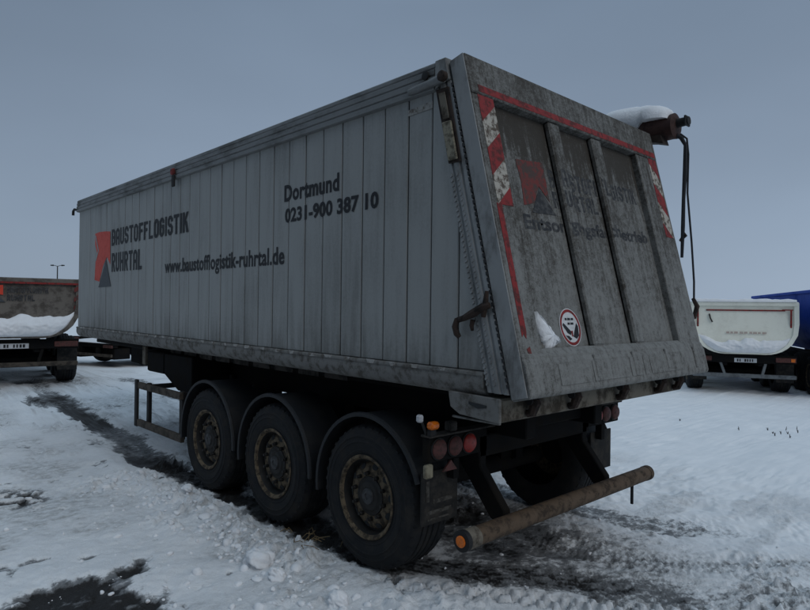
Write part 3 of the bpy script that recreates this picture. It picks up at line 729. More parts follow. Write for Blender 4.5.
# kingpin end: lower nose and coupling plate
MB().box(-1.0, 1.0, 6.4, 8.6, 1.33, 1.386).build('nose_plate', MAT['chassis'], trailer, bevel=.01)
# side bracket, battery and air boxes ahead of the wheels
MB().box(-1.06, -.60, 5.72, 6.28, 1.06, 1.33).build('battery_box', MAT['chassis'], trailer, bevel=.02)
MB().box(-1.08, -1.04, 6.30, 6.40, 1.14, 1.385).build('box_bracket', MAT['beam'], trailer, bevel=.006)
MB().prism([(-1.06, 5.70, 1.325), (-1.06, 5.70, 1.06), (-1.06, 5.30, .90), (-1.06, 4.9, .90), (-1.06, 4.9, 1.325)], (.45, 0, 0)).build('air_tank_box', MAT['chassis'], trailer, bevel=.01)
for x in (-.62, .62):
    lg = MB().box(x - .07, x + .07, 4.88, 5.04, .30, 1.10).build('landing_leg', MAT['chassis'], trailer, bevel=.01)
    MB().box(x - .055, x + .055, 4.905, 5.015, .05, .34).build('inner_leg', MAT['galv'], lg, bevel=.01)
    MB().box(x - .15, x + .15, 4.84, 5.08, gz(x, 4.96) - .005, .07).build('foot_plate', MAT['chassis'], lg, bevel=.01)
# underrun bar, brackets and lamps
UB, UZ = .51, .47
ub = MB().tube([(-1.235, UB, UZ), (1.25, UB, UZ)], .062, 20).build('underrun_bar', MAT['bar'], trailer, smooth=40)
MB().lathe([(0, .066), (.10, .066), (.105, .060)], (-1.225, UB, UZ), 'x', 20).build('bar_clamp', MAT['beam'], ub, smooth=40)
MB().lathe([(0, .068), (.035, .068), (.038, .05), (.036, .0)], (-1.225, UB, UZ), 'x', 20, -1).build('bar_end_cap', MAT['dark'], ub, smooth=40)
MB().lathe([(0, .037), (.008, .037), (.013, .030), (.010, .013), (.011, .0)], (-1.262, UB, UZ), 'x', 20, -1).build('marker_lamp', MAT['amber'], ub, smooth=40)
MB().lathe([(0, .066), (.05, .066), (.055, .055)], (1.215, UB, UZ), 'x', 20).build('bar_end_cap', MAT['bar'], ub, smooth=40)
MB().box(.985, 1.0, .505, .53, .24, .42).build('bar_tag', MAT['strap'], ub, bevel=.003)
for x in (-.69, .69):
    MB().prism([(x - .05, .57, .43), (x - .05, .58, .53), (x - .05, .80, .80), (x - .05, .80, 1.0), (x - .05, 1.05, 1.0), (x - .05, 1.0, .80), (x - .05, .70, .45)], (.075, 0, 0)).build('bar_bracket', MAT['chassis'], trailer, bevel=.008)
MB().box(-.75, .75, .80, .94, .86, 1.02).build('rear_cross_member', MAT['chassis'], trailer, bevel=.01)
# lamp carrier left and right
def lamp_side(sx):
    def X(a, b): return (min(a * sx, b * sx), max(a * sx, b * sx))
    lp = MB().box(*X(1.27, .66), .80, .86, .90, 1.075).build('lamp_carrier', MAT['chassis'], trailer, bevel=.006)
    MB().box(*X(1.285, .60), .77, .86, 1.076, 1.09).build('carrier_flange', MAT['strip'], lp, bevel=.003)
    for i, (xx, mt) in enumerate(((1.178, 'dirtylens'), (1.02, 'dirtylens'), (.872, 'lens'))):
        l_ = MB().lathe([(0, .066), (.02, .066), (.034, .052), (.04, .02), (.04, 0)], (xx * sx, .799, .990), 'y', 24, -1).build('tail_lamp', MAT[mt], lp, smooth=40)
        MB().lathe([(0, .074), (.012, .074), (.014, .0665)], (xx * sx, .8, .990), 'y', 24, -1).build('lamp_ring', MAT['dark'], l_, smooth=40)
    MB().box(*X(1.30, 1.215), .74, .80, 1.135, 1.185).build('side_marker_lamp', MAT['amber'], lp, bevel=.015)
    MB().box(*X(1.285, 1.235), .76, .80, 1.0905, 1.134).build('marker_stem', MAT['dark'], lp, bevel=.003)
    MB().box(*X(1.08, 1.0), .78, .84, 1.0905, 1.16).build('clearance_lamp', MAT['strip'], lp, bevel=.01)
    if sx < 0: MB().prism([(1.14 * sx, .798, .83), (1.06 * sx, .798, .90), (1.0 * sx, .798, .83)], (0, -.012, 0)).build('reflector_triangle', MAT['dirtylens'], lp)
    if sx < 0: MB().box(*X(1.325, 1.255), .76, .80, .815, .905).build('number_lamp_box', MAT['box'], lp, bevel=.01)
    MB().box(*X(1.02, .965), .80, .86, .76, .899).build('carrier_hanger', MAT['chassis'], lp)
    wl = MB().tube([(1.34 * sx, .80, 1.20), (1.29 * sx, .81, 1.12), (1.26 * sx, .82, 1.08)], .01, 6).build('lamp_stalk', MAT['dark'], lp)
    if sx < 0: MB().box(*X(1.365, 1.325), .785, .83, 1.185, 1.235).build('white_marker', MAT['clear'], wl, bevel=.01)
    fl = MB().box(*X(1.26, .90), .868, .882, .46, .82).build('mud_flap', MAT['mudflap'], trailer, bevel=.003)
    # faded pressed marks on the flap: rubbed bars
    for i, (a, b, z, h) in enumerate(() if sx > 0 else ((1.22, 1.19, .62, .14), (1.15, .96, .60, .03), (1.22, .97, .53, .025), (1.2, .99, .49, .012))):
        MB().box(*X(a, b), .864, .8682, z, z + h).build('flap_mark', MAT['flapmark'], fl)
lamp_side(-1); lamp_side(1)
# cables and hoses in the dark under the tail
MB().tube([(-.5, 1.0, 1.1), (-.1, .9, .98), (.4, .95, 1.05)], .012, 6).build('air_hose', MAT['strap'], trailer, smooth=40)
for x in (-.2, .2): MB().lathe([(0, .1), (.25, .11), (.3, .07)], (x * 1.9 - .1, 1.5, .62), 'x', 20).build('brake_chamber', MAT['chassis'], trailer, smooth=40)

# ---- wheels and mudguards
TR = .53
def tyre_mesh():
    prof = [(.0, .30), (.012, .312), (.004, .335), (.0, .342), (.003, .349), (-.006, .38), (-.008, .40), (-.013, .404), (-.013, .41), (-.008, .414), (-.006, .44), (-.011, .444), (-.010, .452), (-.002, .456), (.012, .487), (.022, .505), (.045, .522), (.06, .528),
            (.085, .530), (.09, .520), (.10, .520), (.105, .530), (.14, .530), (.145, .519), (.155, .519), (.16, .530), (.19, .530), (.195, .519), (.205, .519), (.21, .53), (.25, .53), (.255, .519), (.265, .519), (.27, .53),
            (.30, .53), (.34, .522), (.365, .50), (.385, .44), (.38, .36), (.37, .30)]
    prof = [(h, r) for h, r in prof]
    mb = MB().lathe(prof, (0, 0, 0), 'x', 64)
    mb.f = [f for f in mb.f if len(f) == 4]
    # shoulder blocks
    for k in range(40):
        a = 2 * math.pi * k / 40; da = .055
        def q(ang, r, x): return (x, r * math.cos(ang), r * math.sin(ang))
        for xs in ((.018, .082), (.305, .36)):
            rr = (.512, .534) if xs[0] < .1 else (.534, .514)
            mb.hexa([q(a, rr[0] - .015, xs[0]), q(a + da, rr[0] - .015, xs[0]), q(a + da, rr[1] - .015, xs[1]), q(a, rr[1] - .015, xs[1]),
                     q(a, rr[0], xs[0]), q(a + da, rr[0], xs[0]), q(a + da, rr[1], xs[1]), q(a, rr[1], xs[1])])
    # raised rings and lettering-like ticks on the sidewall
    return mb.mesh('tyre', smooth=35)
def rim_mesh():
    mb = MB().lathe([(.012, .300), (.002, .310), (-.003, .304), (.0, .290), (.012, .281), (.020, .276)], (0, 0, 0), 'x', 60)
    mb.f = [f for f in mb.f if len(f) == 4]
    return mb.mesh('rim', smooth=40)
def well_mesh():
    mb = MB().lathe([(.0201, .276), (.04, .268), (.07, .263), (.088, .258), (.09, .250)], (0, 0, 0), 'x', 60)
    mb.f = [f for f in mb.f if len(f) == 4]
    return mb.mesh('rim_well', smooth=40)
def wheel_disc_mesh():
    mb = MB().lathe([(.092, .250), (.074, .240), (.060, .218), (.054, .19), (.054, .175), (.057, .13)], (0, 0, 0), 'x', 60)
    mb.f = [f for f in mb.f if len(f) == 4]
    return mb.mesh('wheel_disc', smooth=40)
def holes_mesh():
    mb = MB(); cy = .224; vs = []
    for (dx, rr) in ((.0635, .030), (.0600, .028)):
        for j in range(14):
            t = 2 * math.pi * j / 14; u = rr * math.cos(t) * .72; w_ = rr * math.sin(t)
            vs.append((dx + u * .55, cy + u, w_))
    mb.add(vs, [tuple(range(14, 28))] + [(j, (j + 1) % 14, (j + 1) % 14 + 14, j + 14) for j in range(14)])
    return mb.mesh('hand_hole')
def nut_mesh():
    return MB().lathe([(.0, .0165), (-.026, .0165), (-.034, .012), (-.045, .012), (-.045, 0)], (.056, .1675, 0), 'x', 6).mesh('wheel_nut')
def hub_mesh():
    return MB().lathe([(.057, .146), (.048, .142), (.045, .12), (.040, .11), (.036, .106), (.033, .094), (.033, .0)], (0, 0, 0), 'x', 32).mesh('hub', smooth=35)
def cap_mesh():
    return MB().lathe([(.0325, .062), (.022, .058), (.018, .045), (.018, .024), (.024, .022), (.024, 0)], (0, 0, 0), 'x', 28).mesh('hub_cap', smooth=35)
ME = dict(tyre=tyre_mesh(), rim=rim_mesh(), rim_well=well_mesh(), wheel_disc=wheel_disc_mesh(), hand_hole=holes_mesh(), wheel_nut=nut_mesh(), hub=hub_mesh(), hub_cap=cap_mesh())
for k_, m_ in (('tyre', 'rubber'), ('rim', 'rim'), ('rim_well', 'hub'), ('wheel_disc', 'rim'), ('hand_hole', 'gap'), ('wheel_nut', 'hub'), ('hub', 'hub'), ('hub_cap', 'hubcap')): ME[k_].materials.append(MAT[m_])
WY = [1.4626, 2.7726, 4.0826]
def place_wheel(x, y, sx, ang):
    w_ = empty('wheel', (x, y, TR), parent=trailer); w_.rotation_euler = (ang, 0, 0 if sx < 0 else math.pi)
    for nm in ('tyre', 'rim', 'rim_well', 'wheel_disc', 'hub', 'hub_cap'):
        c = bpy.data.objects.new(nm, ME[nm]); COL.objects.link(c); c.parent = w_
    for k in range(10):
        c = bpy.data.objects.new('wheel_nut', ME['wheel_nut']); COL.objects.link(c); c.parent = w_; c.rotation_euler = (2 * math.pi * k / 10, 0, 0)
        c = bpy.data.objects.new('hand_hole', ME['hand_hole']); COL.objects.link(c); c.parent = w_; c.rotation_euler = (2 * math.pi * (k + .5) / 10, 0, 0)
for i, y in enumerate(WY):
    place_wheel(-1.262, y, -1, .2 + i * .7); place_wheel(1.262, y, 1, i * .5)
    MB().tube([(-.9, y, TR), (.9, y, TR)], .075, 14).build('axle', MAT['chassis'], trailer, smooth=40)
    for x in (-.47, .47):
        MB().prism([(x - .05, y + .05, TR), (x - .05, y - .12, TR + .05), (x - .05, y - .12, 1.0), (x - .05, y + .35, 1.0), (x - .05, y + .35, .62)], (.1, 0, 0)).build('suspension_hanger', MAT['chassis'], trailer)
def guard(x0, x1, y, a0, a1):
    mb = MB(); n = 26; R0 = .605; pts = []
    sx = -1 if x0 < 0 else 1
    prof = [(x0, R0 - .022), (x0, R0 + .006), (x0 - sx * .018, R0 + .012), (x0 - sx * .03, R0 - .002), (x1, R0 - .004), (x1, R0 - .012), (x0 - sx * .03, R0 - .012), (x0 - sx * .012, R0 - .022)]
    m = len(prof)
    for i in range(n + 1):
        a = R(a0 + (a1 - a0) * i / n)
        for x, r in prof: pts.append((x, y + r * math.cos(a), TR + .01 + r * math.sin(a)))
    fs = [(i * m + k, i * m + (k + 1) % m, (i + 1) * m + (k + 1) % m, (i + 1) * m + k) for i in range(n) for k in range(m)] + [tuple(range(m - 1, -1, -1)), tuple(range(n * m, (n + 1) * m))]
    mb.add(pts, fs); return mb.build('mudguard', MAT['plastic'], trailer, smooth=35)
for y in WY:
    for sx in (-1, 1): guard(1.276 * sx, .86 * sx, y, -8, 160 if y < 2 else 182)
# side guard
sg = empty('side_guard', parent=trailer)
MB().box(-1.262, -1.215, 4.76, 6.06, .865, .945).build('guard_rail', MAT['guard'], sg, bevel=.006)
MB().box(-1.262, -1.215, 4.72, 6.06, .385, .470).build('guard_rail', MAT['guard'], sg, bevel=.006)
MB().box(-1.270, -1.235, 6.061, 6.14, .375, .975).build('guard_post', MAT['dark'], sg, bevel=.008)
MB().box(-1.214, -1.17, 5.80, 5.87, .375, .95).build('guard_post', MAT['dark'], sg, bevel=.006)
MB().box(-1.214, -1.17, 4.80, 4.88, .40, .95).build('guard_post', MAT['dark'], sg, bevel=.006)
MB().box(-1.169, -.55, 5.81, 5.86, .87, .93).build('guard_arm', MAT['dark'], sg, bevel=.006)
MB().box(-1.169, -.55, 4.82, 4.87, .87, .93).build('guard_arm', MAT['dark'], sg, bevel=.006)
for y in (4.84, 5.835): MB().box(-.60, -.56, y - .03, y + .03, .86, 1.10).build('guard_hanger', MAT['dark'], sg)

# ---- rolled tarp along the right rail, its rusty end, and two cords
RX, RZ = 1.385, 3.625
rl = MB().tube([(RX, .50, RZ), (RX, 8.6, RZ + .03)], .085, 14).build('tarp_roll', MAT['tarp'], trailer, smooth=40)
MB().lathe([(0, .085), (.0, .122), (.03, .13), (.06, .12), (.26, .112), (.295, .116), (.31, .09), (.31, .04)], (RX, .63, RZ - .02), 'y', 20, -1).build('roll_end', MAT['roll'], rl, smooth=40)
MB().tube([(RX, .36, RZ), (RX, .215, RZ + .005)], [.042, .038], 12).build('crank_stub', MAT['dark'], rl, smooth=40)
MB().box(RX - .05, RX + .05, .225, .245, RZ - .04, RZ + .05).build('crank_collar', MAT['dark'], rl, bevel=.006)
MB().prism([(1.286, .62, 3.49), (1.286, .50, 3.47), (1.286, .40, 3.44), (1.286, .43, 3.53), (1.286, .6, 3.54)], (.12, 0, 0)).build('roll_bracket', MAT['rust'], rl, bevel=.006)
MB().tube([(RX, .33, 3.52), (1.42, .30, 3.50), (1.44, .27, 3.43), (1.45, .275, 3.2), (1.448, .285, 2.95), (1.452, .29, 2.70), (1.45, .296, 2.42)], [.02, .02, .016, .02, .016, .018, .013], 7).build('hanging_cord', MAT['strap'], rl, smooth=50)
MB().tube([(RX + .02, .30, 3.53), (1.45, .262, 3.49), (1.47, .255, 3.35), (1.47, .26, 3.0), (1.46, .215, 2.55), (1.445, .185, 2.2), (1.44, .182, 2.02)], .009, 7).build('hanging_cord', MAT['strap'], rl, smooth=50)
MB().tube([(1.45, .296, 2.66), (1.47, .28, 2.62), (1.44, .31, 2.57)], [.012, .024, .012], 7).build('cord_clip', MAT['rust'], rl, smooth=50)
MB().tube([(1.44, .19, 2.05), (1.43, .15, 1.98), (1.42, .17, 1.88), (1.40, .20, 1.86)], [.016, .022, .02, .014], 7).build('cord_clip', MAT['rust'], rl, smooth=50)

# ================================================================== snow lying on the trailer
def snow_roll():
    mb = MB(); n = 60; m = 10; vs = []
    for i in range(n + 1):
        y = .37 + (8.55 - .37) * (i / n) ** 1.6
        e_ = min(1, (y - .37) / .14) ** .55 if y < .51 else 1
        th = (.095 + .03 * math.sin(y * 3.1) + .025 * math.sin(y * 7.7 + 1)) * e_
        for k in range(m + 1):
            a0_ = 24 if y < .62 else -4; a = R(a0_ + (180 - 2 * a0_ + 8) * k / m); rr = .098 + max(0, th * math.sin(max(0, min(math.pi, (a + .1) * .93))) ** .7) + random.uniform(-.006, .006)
            vs.append((RX + rr * math.cos(a) * 1.12, y, RZ + .01 + rr * math.sin(a)))
        vs.append((RX, y, RZ + .03))
    c = m + 2
    fs = [(i * c + k, i * c + (k + 1) % c, (i + 1) * c + (k + 1) % c, (i + 1) * c + k) for i in range(n) for k in range(c)] + [tuple(range(c - 1, -1, -1)), tuple(range(n * c, (n + 1) * c))]
    o = mb.add(vs, fs).build('snow_ridge', MAT['snow'], None, smooth=70)
    return tag(o, 'rounded snow lying on the tarp roll at the top right corner of the grey trailer', 'snow')
snow_roll()
def lump(name, c, r, seed, flat=.6, sub=3, parent=None, mat='snow'):
    bm = bmesh.new(); bmesh.ops.create_icosphere(bm, subdivisions=sub + 1, radius=1)
    pc = np.array([v.co[:] for v in bm.verts]); nzv = fbm(pc[:, 0] * 2.2 + pc[:, 2] * 1.3 + seed * 7, pc[:, 1] * 2.2 - pc[:, 2] * 1.9 + 31, 4, seed, .6) - .5
    for v, q in zip(bm.verts, nzv): v.co *= 1 + .75 * float(q)
    rnd = random.Random(seed); ph = [rnd.uniform(0, 6.28) for _ in range(9)]
    for v in bm.verts:
        p = v.co; d = 1 + .16 * math.sin(2.3 * p.x + ph[0]) + .13 * math.sin(3.1 * p.y + ph[1]) + .12 * math.sin(3.7 * p.z + ph[2]) + .07 * math.sin(7 * p.x + 5 * p.y + ph[3]) + .05 * math.sin(11 * p.z + 6 * p.x + ph[4])
        v.co = Vector((p.x * r[0] * d, p.y * r[1] * d, p.z * r[2] * d))
    me = bpy.data.meshes.new(name); bm.to_mesh(me); bm.free(); me.shade_smooth()
    o = link(name, me, MAT[mat], parent); o.location = c; return o
# snow chunk stuck low in the left tailgate panel
def tail_snow():
    P = [(-1.045, 1.93), (-1.0, 1.905), (-.955, 1.86), (-.925, 1.82), (-.895, 1.775), (-.855, 1.765), (-.835, 1.735), (-.90, 1.722), (-.95, 1.70), (-.985, 1.685), (-1.0, 1.70), (-1.02, 1.74), (-1.047, 1.80)]
    P = [(x + .065, z) for x, z in P]; Q = []
    for (a, b) in zip(P, P[1:] + P[:1]):
        for k in range(4):
            t_ = k / 4; j_ = .006 if a[0] > -.975 or b[0] > -.975 else .002
            Q.append((a[0] + (b[0] - a[0]) * t_ + random.uniform(-j_, j_), a[1] + (b[1] - a[1]) * t_ + random.uniform(-j_, j_)))
    P = Q
    c = (sum(p[0] for p in P) / len(P), sum(p[1] for p in P) / len(P)); mb = MB(); n = len(P)
    vs = [T(x, z, -.054) for x, z in P]
    for s_, d in ((.95, -.040), (.75, -.026), (.45, -.012)):
        vs += [T(c[0] + (x - c[0]) * s_ + random.uniform(-.006, .006), c[1] + (z - c[1]) * s_ + random.uniform(-.006, .006), d + random.uniform(-.006, .006)) for x, z in P]
    vs.append(T(c[0], c[1], -.008))
    fs = [(i + q * n, (i + 1) % n + q * n, (i + 1) % n + (q + 1) * n, i + (q + 1) * n) for q in range(3) for i in range(n)] + [(i + 3 * n, (i + 1) % n + 3 * n, 4 * n) for i in range(n)] + [tuple(range(n - 1, -1, -1))]
    o = mb.add(vs, fs).build('snow_patch', MAT['snow'], None, smooth=60)
    tag(o, 'small pointed white snow patch stuck beside the round sticker on the tailgate', 'snow')
tail_snow()

# ================================================================== bowl-backed tipping trailers behind
def nz1(a, b, sd): return float(fbm(np.array([a + 50.]), np.array([b + 20.]), 3, sd)[0])
def bowl_trailer(name_label, loc, rz, body_mat, tail_mat, zb, zt, length, tape=True, logo=False, snow=None, hw=1.25, plate_x=0., fancy=True):
    """local frame: rear at y=0 on the ground, forward +y"""
    root = empty('tipper_trailer', loc, rz); tag(root, name_label, 'trailer', 'tipping trailers parked in the snowy yard')
    H = zt - zb
    def half(u):      # outline, u 0..1 from the left rim round the bowl to the right rim
        pts = []
        return pts
    rb = .62 * H; outline = [(-hw, zt)]
    for k in range(13):
        a = math.pi + math.pi / 2 * k / 12; outline.append((-hw + rb + rb * math.cos(a) * 1.0, zb + rb + rb * math.sin(a)))
    outline += [(-x, z) for x, z in outline[::-1]]
    n = len(outline)
    # shell
    mb = MB(); th = .05
    inner = [(x * (1 - th / hw), z + (th if z < zt - .01 else 0)) for x, z in outline]
    vs = []
    for y in (.10, length): vs += [(x, y, z) for x, z in outline] + [(x, y, z) for x, z in inner]
    fs = []
    for i in range(n - 1):
        fs += [(i, i + 1, i + 1 + 2 * n, i + 2 * n), (n + i, n + i + 2 * n, n + i + 1 + 2 * n, n + i + 1), (i, n + i, n + i + 1, i + 1), (2 * n + i, 2 * n + i + 1, 3 * n + i + 1, 3 * n + i)]
    for i in (0, n - 1): fs.append((i, i + 2 * n, i + 3 * n, i + n))
    mb.add(vs, fs); mb.build('tub', MAT[body_mat], root, smooth=40)
    MB().box(-hw - .05, -hw + .04, .06, length, zt + .002, zt + .09).build('top_rail', MAT[body_mat], root, bevel=.015)
    MB().box(hw - .04, hw + .05, .06, length, zt + .002, zt + .09).build('top_rail', MAT[body_mat], root, bevel=.015)
    MB().add([(x, length - .02, z) for x, z in inner], [tuple(range(n))]).build('front_wall', MAT[body_mat], root)
    # tailgate: an upper flat part and a lower part that swells out to the rear
    tgt = empty('tailgate', parent=root)
    zs = [zt + .06, zt - .10, zb + .62 * H, zb + .40 * H, zb + .22 * H, zb + .13 * H, zb + .07 * H, zb + .03 * H, zb + .008 * H, zb - .002]
    dy = [.06, .055, .03, -.06, -.13, -.15, -.16, -.16, -.16, -.16]
    def wid(z):
        if z >= zb + rb: return hw
        q = max(-1, min(1, (z - zb - rb) / rb)); return hw - rb + rb * math.sqrt(max(0, 1 - q * q))
    nx = 20; vs = []
    for z, d in zip(zs, dy):
        for k in range(nx + 1):
            u = -1 + 2 * k / nx; w_ = wid(max(z, zb + .0)) + .03; vs.append((u * w_, d, z))
    r_ = len(zs); c = nx + 1
    base = len(vs); vs += [(x, .085, z) for (x, y, z) in vs]
    fs = [(i * c + k, i * c + k + 1, (i + 1) * c + k + 1, (i + 1) * c + k) for i in range(r_ - 1) for k in range(nx)]
    fs += [tuple(j + base for j in f[::-1]) for f in fs]
    edge = [k for k in range(c)] + [i * c + nx for i in range(1, r_)] + [(r_ - 1) * c + k for k in range(nx - 1, -1, -1)] + [i * c for i in range(r_ - 2, 0, -1)]
    fs += [(edge[i], edge[i] + base, edge[(i + 1) % len(edge)] + base, edge[(i + 1) % len(edge)]) for i in range(len(edge))]
    MB().add(vs, fs).build('gate_panel', MAT[tail_mat], tgt, smooth=40)
    # frame round the gate
    fr = [(wid(max(z, zb)) + .03, d - .012, z) for z, d in zip(zs, dy)]
    for sx in (-1, 1):
        for (a, b) in zip(fr[:-1], fr[1:]):
            MB().hexa([(sx * (a[0] - .10), a[1] - .03, a[2]), (sx * (a[0] + .01), a[1] - .03, a[2]), (sx * (a[0] + .01), a[1] + .05, a[2]), (sx * (a[0] - .10), a[1] + .05, a[2]),
                       (sx * (b[0] - .10), b[1] - .03, b[2]), (sx * (b[0] + .01), b[1] - .03, b[2]), (sx * (b[0] + .01), b[1] + .05, b[2]), (sx * (b[0] - .10), b[1] + .05, b[2])]).build('gate_frame', MAT[tail_mat], tgt)
    MB().box(-hw - .02, hw + .02, .0, .058, zt - .02, zt + .085).build('gate_beam', MAT[tail_mat], tgt, bevel=.015)
    if tape:
        zt2 = zt - .15
        MB().box(-hw * .72, hw * .78, .028, .052, zt2, zt2 + .035).build('red_tape', MAT['redtape'], tgt)
        for sx in (-1, 1):
            MB().box(*sorted((sx * (hw - .16), sx * (hw - .12))), -.004, .012, zt2 - .42, zt2 + .02).build('red_tape', MAT['redtape'], tgt)
        MB().box(hw - .34, hw - .10, -.006, .012, zt2 + .021, zt2 + .05).build('red_tape', MAT['redtape'], tgt)
        MB().tube([(-hw * .66, .02, zt2 - .08), (-hw * .64, .0, zt2 - .2), (-hw * .60, .0, zt2 - .30)], .018, 6).build('gate_handle', MAT['dark'], tgt)
        for k, (a, b) in enumerate(((-.34, -.28), (-.26, -.21), (-.19, -.12), (-.08, -.02), (.0, .06), (.10, .15), (.17, .24), (.26, .31), (.34, .42))):
            MB().box(a * hw, b * hw, -.088, -.08, zb + .415 * H, zb + .455 * H).build('faded_print', MAT['palered'], tgt)
    if logo:
        MB().box(-hw, hw, -.006, .0, zt - .045, zt - .005).build('red_tape', MAT['redtape'], tgt)
        zl = zb + .66 * H
        def gp(P, nm, mt, y=.036):
            MB().prism([(x, y + .02, z) for x, z in P], (0, -.03, 0)).build(nm, MAT[mt], tgt)
        gp([(-.66, zl + .10), (-.52, zl + .30), (-.22, zl + .33), (-.22, zl + .12), (-.34, zl + .14), (-.44, zl + .02), (-.66, zl)], 'logo_arrow', 'red', .018)
        gp([(-.34, zl + .13), (-.18, zl - .03), (-.5, zl - .03)], 'logo_triangle', 'triangle', .014)
        for txt, a, b, z0, z1 in (('BAUSTOFFLOGISTIK', -.15, .62, zl + .17, zl + .30), ('RUHRTAL', -.15, .36, zl, zl + .13)):
            bm = fit2d(techno(txt))
            for v in bm.verts: v.co = Vector((a + (b - a) * v.co.x, .012, z0 + (z1 - z0) * v.co.y))
            bm_obj(bm, 'lettering', MAT['fadedletter'], tgt)
        for k in range(4):
            MB().hexa([(hw - .11, -.02, zt - .22 - k * .2), (hw - .02, -.02, zt - .16 - k * .2), (hw - .02, .0, zt - .16 - k * .2), (hw - .11, .0, zt - .22 - k * .2),
                       (hw - .11, -.02, zt - .12 - k * .2), (hw - .02, -.02, zt - .06 - k * .2), (hw - .02, .0, zt - .06 - k * .2), (hw - .11, .0, zt - .12 - k * .2)]).build('chevron_stripe', MAT['redworn'], tgt)
    # chassis
    for x in (-.42, .42): MB().box(x - .06, x + .06, .05, length - .3, zb - .32, zb - .02).build('chassis_rail', MAT['chassis'], root, bevel=.01)
    MB().box(-1.22, 1.22, .0, .12, zb - .24, zb - .03).build('rear_cross_member', MAT['chassis'], root, bevel=.01)
    for sx in (-1, 1):
        lp = MB().box(*sorted((sx * .74, sx * 1.20)), -.03, -.001, zb - .20, zb - .08).build('tail_lamp', MAT['dirtylens'], root, bevel=.01)
        MB().box(*sorted((sx * 1.08, sx * 1.17)), -.04, -.031, zb - .18, zb - .10).build('lamp_lens', MAT['amber'] if fancy else MAT['dirtylens'], lp)
        MB().prism([(sx * .52 - .03, .02, zb - .25), (sx * .52 - .03, .10, zb - .25), (sx * .44 - .03, .02, .52), (sx * .44 - .03, -.06, .52)], (.06, 0, 0)).build('bar_bracket', MAT['galv'] if fancy else MAT['chassis'], root)
        MB().box(*sorted((sx * .82, sx * 1.22)), .30, .315, .30, .78).build('mud_flap', MAT['mudflap'], root)
    MB().box(-1.2, 1.2, -.07, .03, .42, .52).build('underrun_bar', MAT['galv'] if fancy else MAT['guard'], root, bevel=.015)
    pl = MB().box(plate_x - .26, plate_x + .26, -.02, -.002, zb - .225, zb - .115).build('number_plate', MAT['plate'], root, bevel=.004)
    for k in range(7):
        if k in (2,): continue
        MB().box(plate_x - .2 + k * .058, plate_x - .2 + k * .058 + random.uniform(.025, .045), -.023, -.0205, zb - .205, zb - .135).build('plate_mark', MAT['letter'], pl)
    for y in (1.0, 2.31, 3.62):
        for sx in (-1, 1):
            w_ = empty('wheel', (sx * 1.24, y, TR - .02), parent=root); w_.rotation_euler = (.3 * y, 0, 0 if sx < 0 else math.pi)
            for nm in ('tyre', 'rim', 'rim_well', 'wheel_disc', 'hub'):
                cc = bpy.data.objects.new(nm, ME[nm]); COL.objects.link(cc); cc.parent = w_
        MB().tube([(-.9, y, TR - .02), (.9, y, TR - .02)], .075, 10).build('axle', MAT['chassis'], root)
    for x in (-.6, .6):
        lg = MB().box(x - .06, x + .06, length - 2.2, length - 2.08, .05, zb - .1).build('landing_leg', MAT['chassis'], root)
        MB().box(x - .14, x + .14, length - 2.26, length - 2.02, -.02, .052).build('foot_plate', MAT['chassis'], lg)
    if snow:
        # snow packed on the swollen lower gate
        top0, lab = snow; mb = MB(); nx2, nz2 = 72, 22; vs = []; sd = len(lab)
        def gy(z):
            return float(np.interp(z, zs[::-1], dy[::-1]))
        for i in range(nz2 + 1):
            v = i / nz2
            for k in range(nx2 + 1):
                u = -1 + 2 * k / nx2
                ztop = zb + H * (top0 + .10 * u * u * (1 if u > 0 else .8) + .035 * math.sin(5 * u + 1) + .02 * math.sin(13 * u) + .06 * (nz1(u * 9, 1, sd) - .5))
                z = ztop + (zb + .035 - ztop) * v
                w2 = min(wid(max(z, zb + .01)) - .07, hw - .09)
                bulge = math.sin(math.pi * min(1, v * 1.0 + .02)) ** .6 * (1 - abs(u) ** 6)
                vs.append((u * w2, gy(z) - .015 - (.06 + .10 * nz1(u * 3, v * 2, sd) + .05 * (nz1(u * 14, v * 8, sd + 3) - .5)) * bulge, z))
        c2 = nx2 + 1; nb = len(vs); vs += [(x, gy(z) + .02, z) for x, y, z in vs]
        f0 = [(i * c2 + k, i * c2 + k + 1, (i + 1) * c2 + k + 1, (i + 1) * c2 + k) for i in range(nz2) for k in range(nx2)]
        fs2 = f0 + [tuple(j + nb for j in f[::-1]) for f in f0]
        ed = [k for k in range(c2)] + [i * c2 + nx2 for i in range(1, nz2 + 1)] + [nz2 * c2 + k for k in range(nx2 - 1, -1, -1)] + [i * c2 for i in range(nz2 - 1, 0, -1)]
        fs2 += [(ed[i], ed[i] + nb, ed[(i + 1) % len(ed)] + nb, ed[(i + 1) % len(ed)]) for i in range(len(ed))]
        o = mb.add(vs, fs2).build('snow_drift', MAT['snow'], None, smooth=70); o.location = loc; o.rotation_euler = (0, 0, rz)
        tag(o, lab, 'snow')
    return root
def at(u, v, D):
    """point seen at pixel (u, v) of the 810-wide photograph, D metres deep"""
    return Vector(CP) + D * (fw + r2 * ((u - 405) / FPX) + u2 * ((305 - v) / FPX))
p = at(14, 380, 13.2)
bowl_trailer('brown dirty tipping trailer at the left edge with snow on its bowl tailgate', (p.x, p.y, gz(p.x, p.y)), -R(9), 'darktail', 'darktail', 1.04, 2.25, 8.5, tape=False, logo=True,
             snow=(.36, 'thick white snow packed on the tailgate of the brown trailer at left'), hw=1.22, plate_x=0., fancy=False)
p = at(743, 384, 16.1)
WHEAD = R(62)
bowl_trailer('cream white tipping trailer with red tape on its snowy tailgate, at right', (p.x, p.y, gz(p.x, p.y)), -WHEAD, 'cream', 'cream', 1.04, 2.30, 7.5, tape=True,
             snow=(.27, 'thin snow sticking to the lower tailgate of the cream white trailer'), hw=1.22, plate_x=.05)
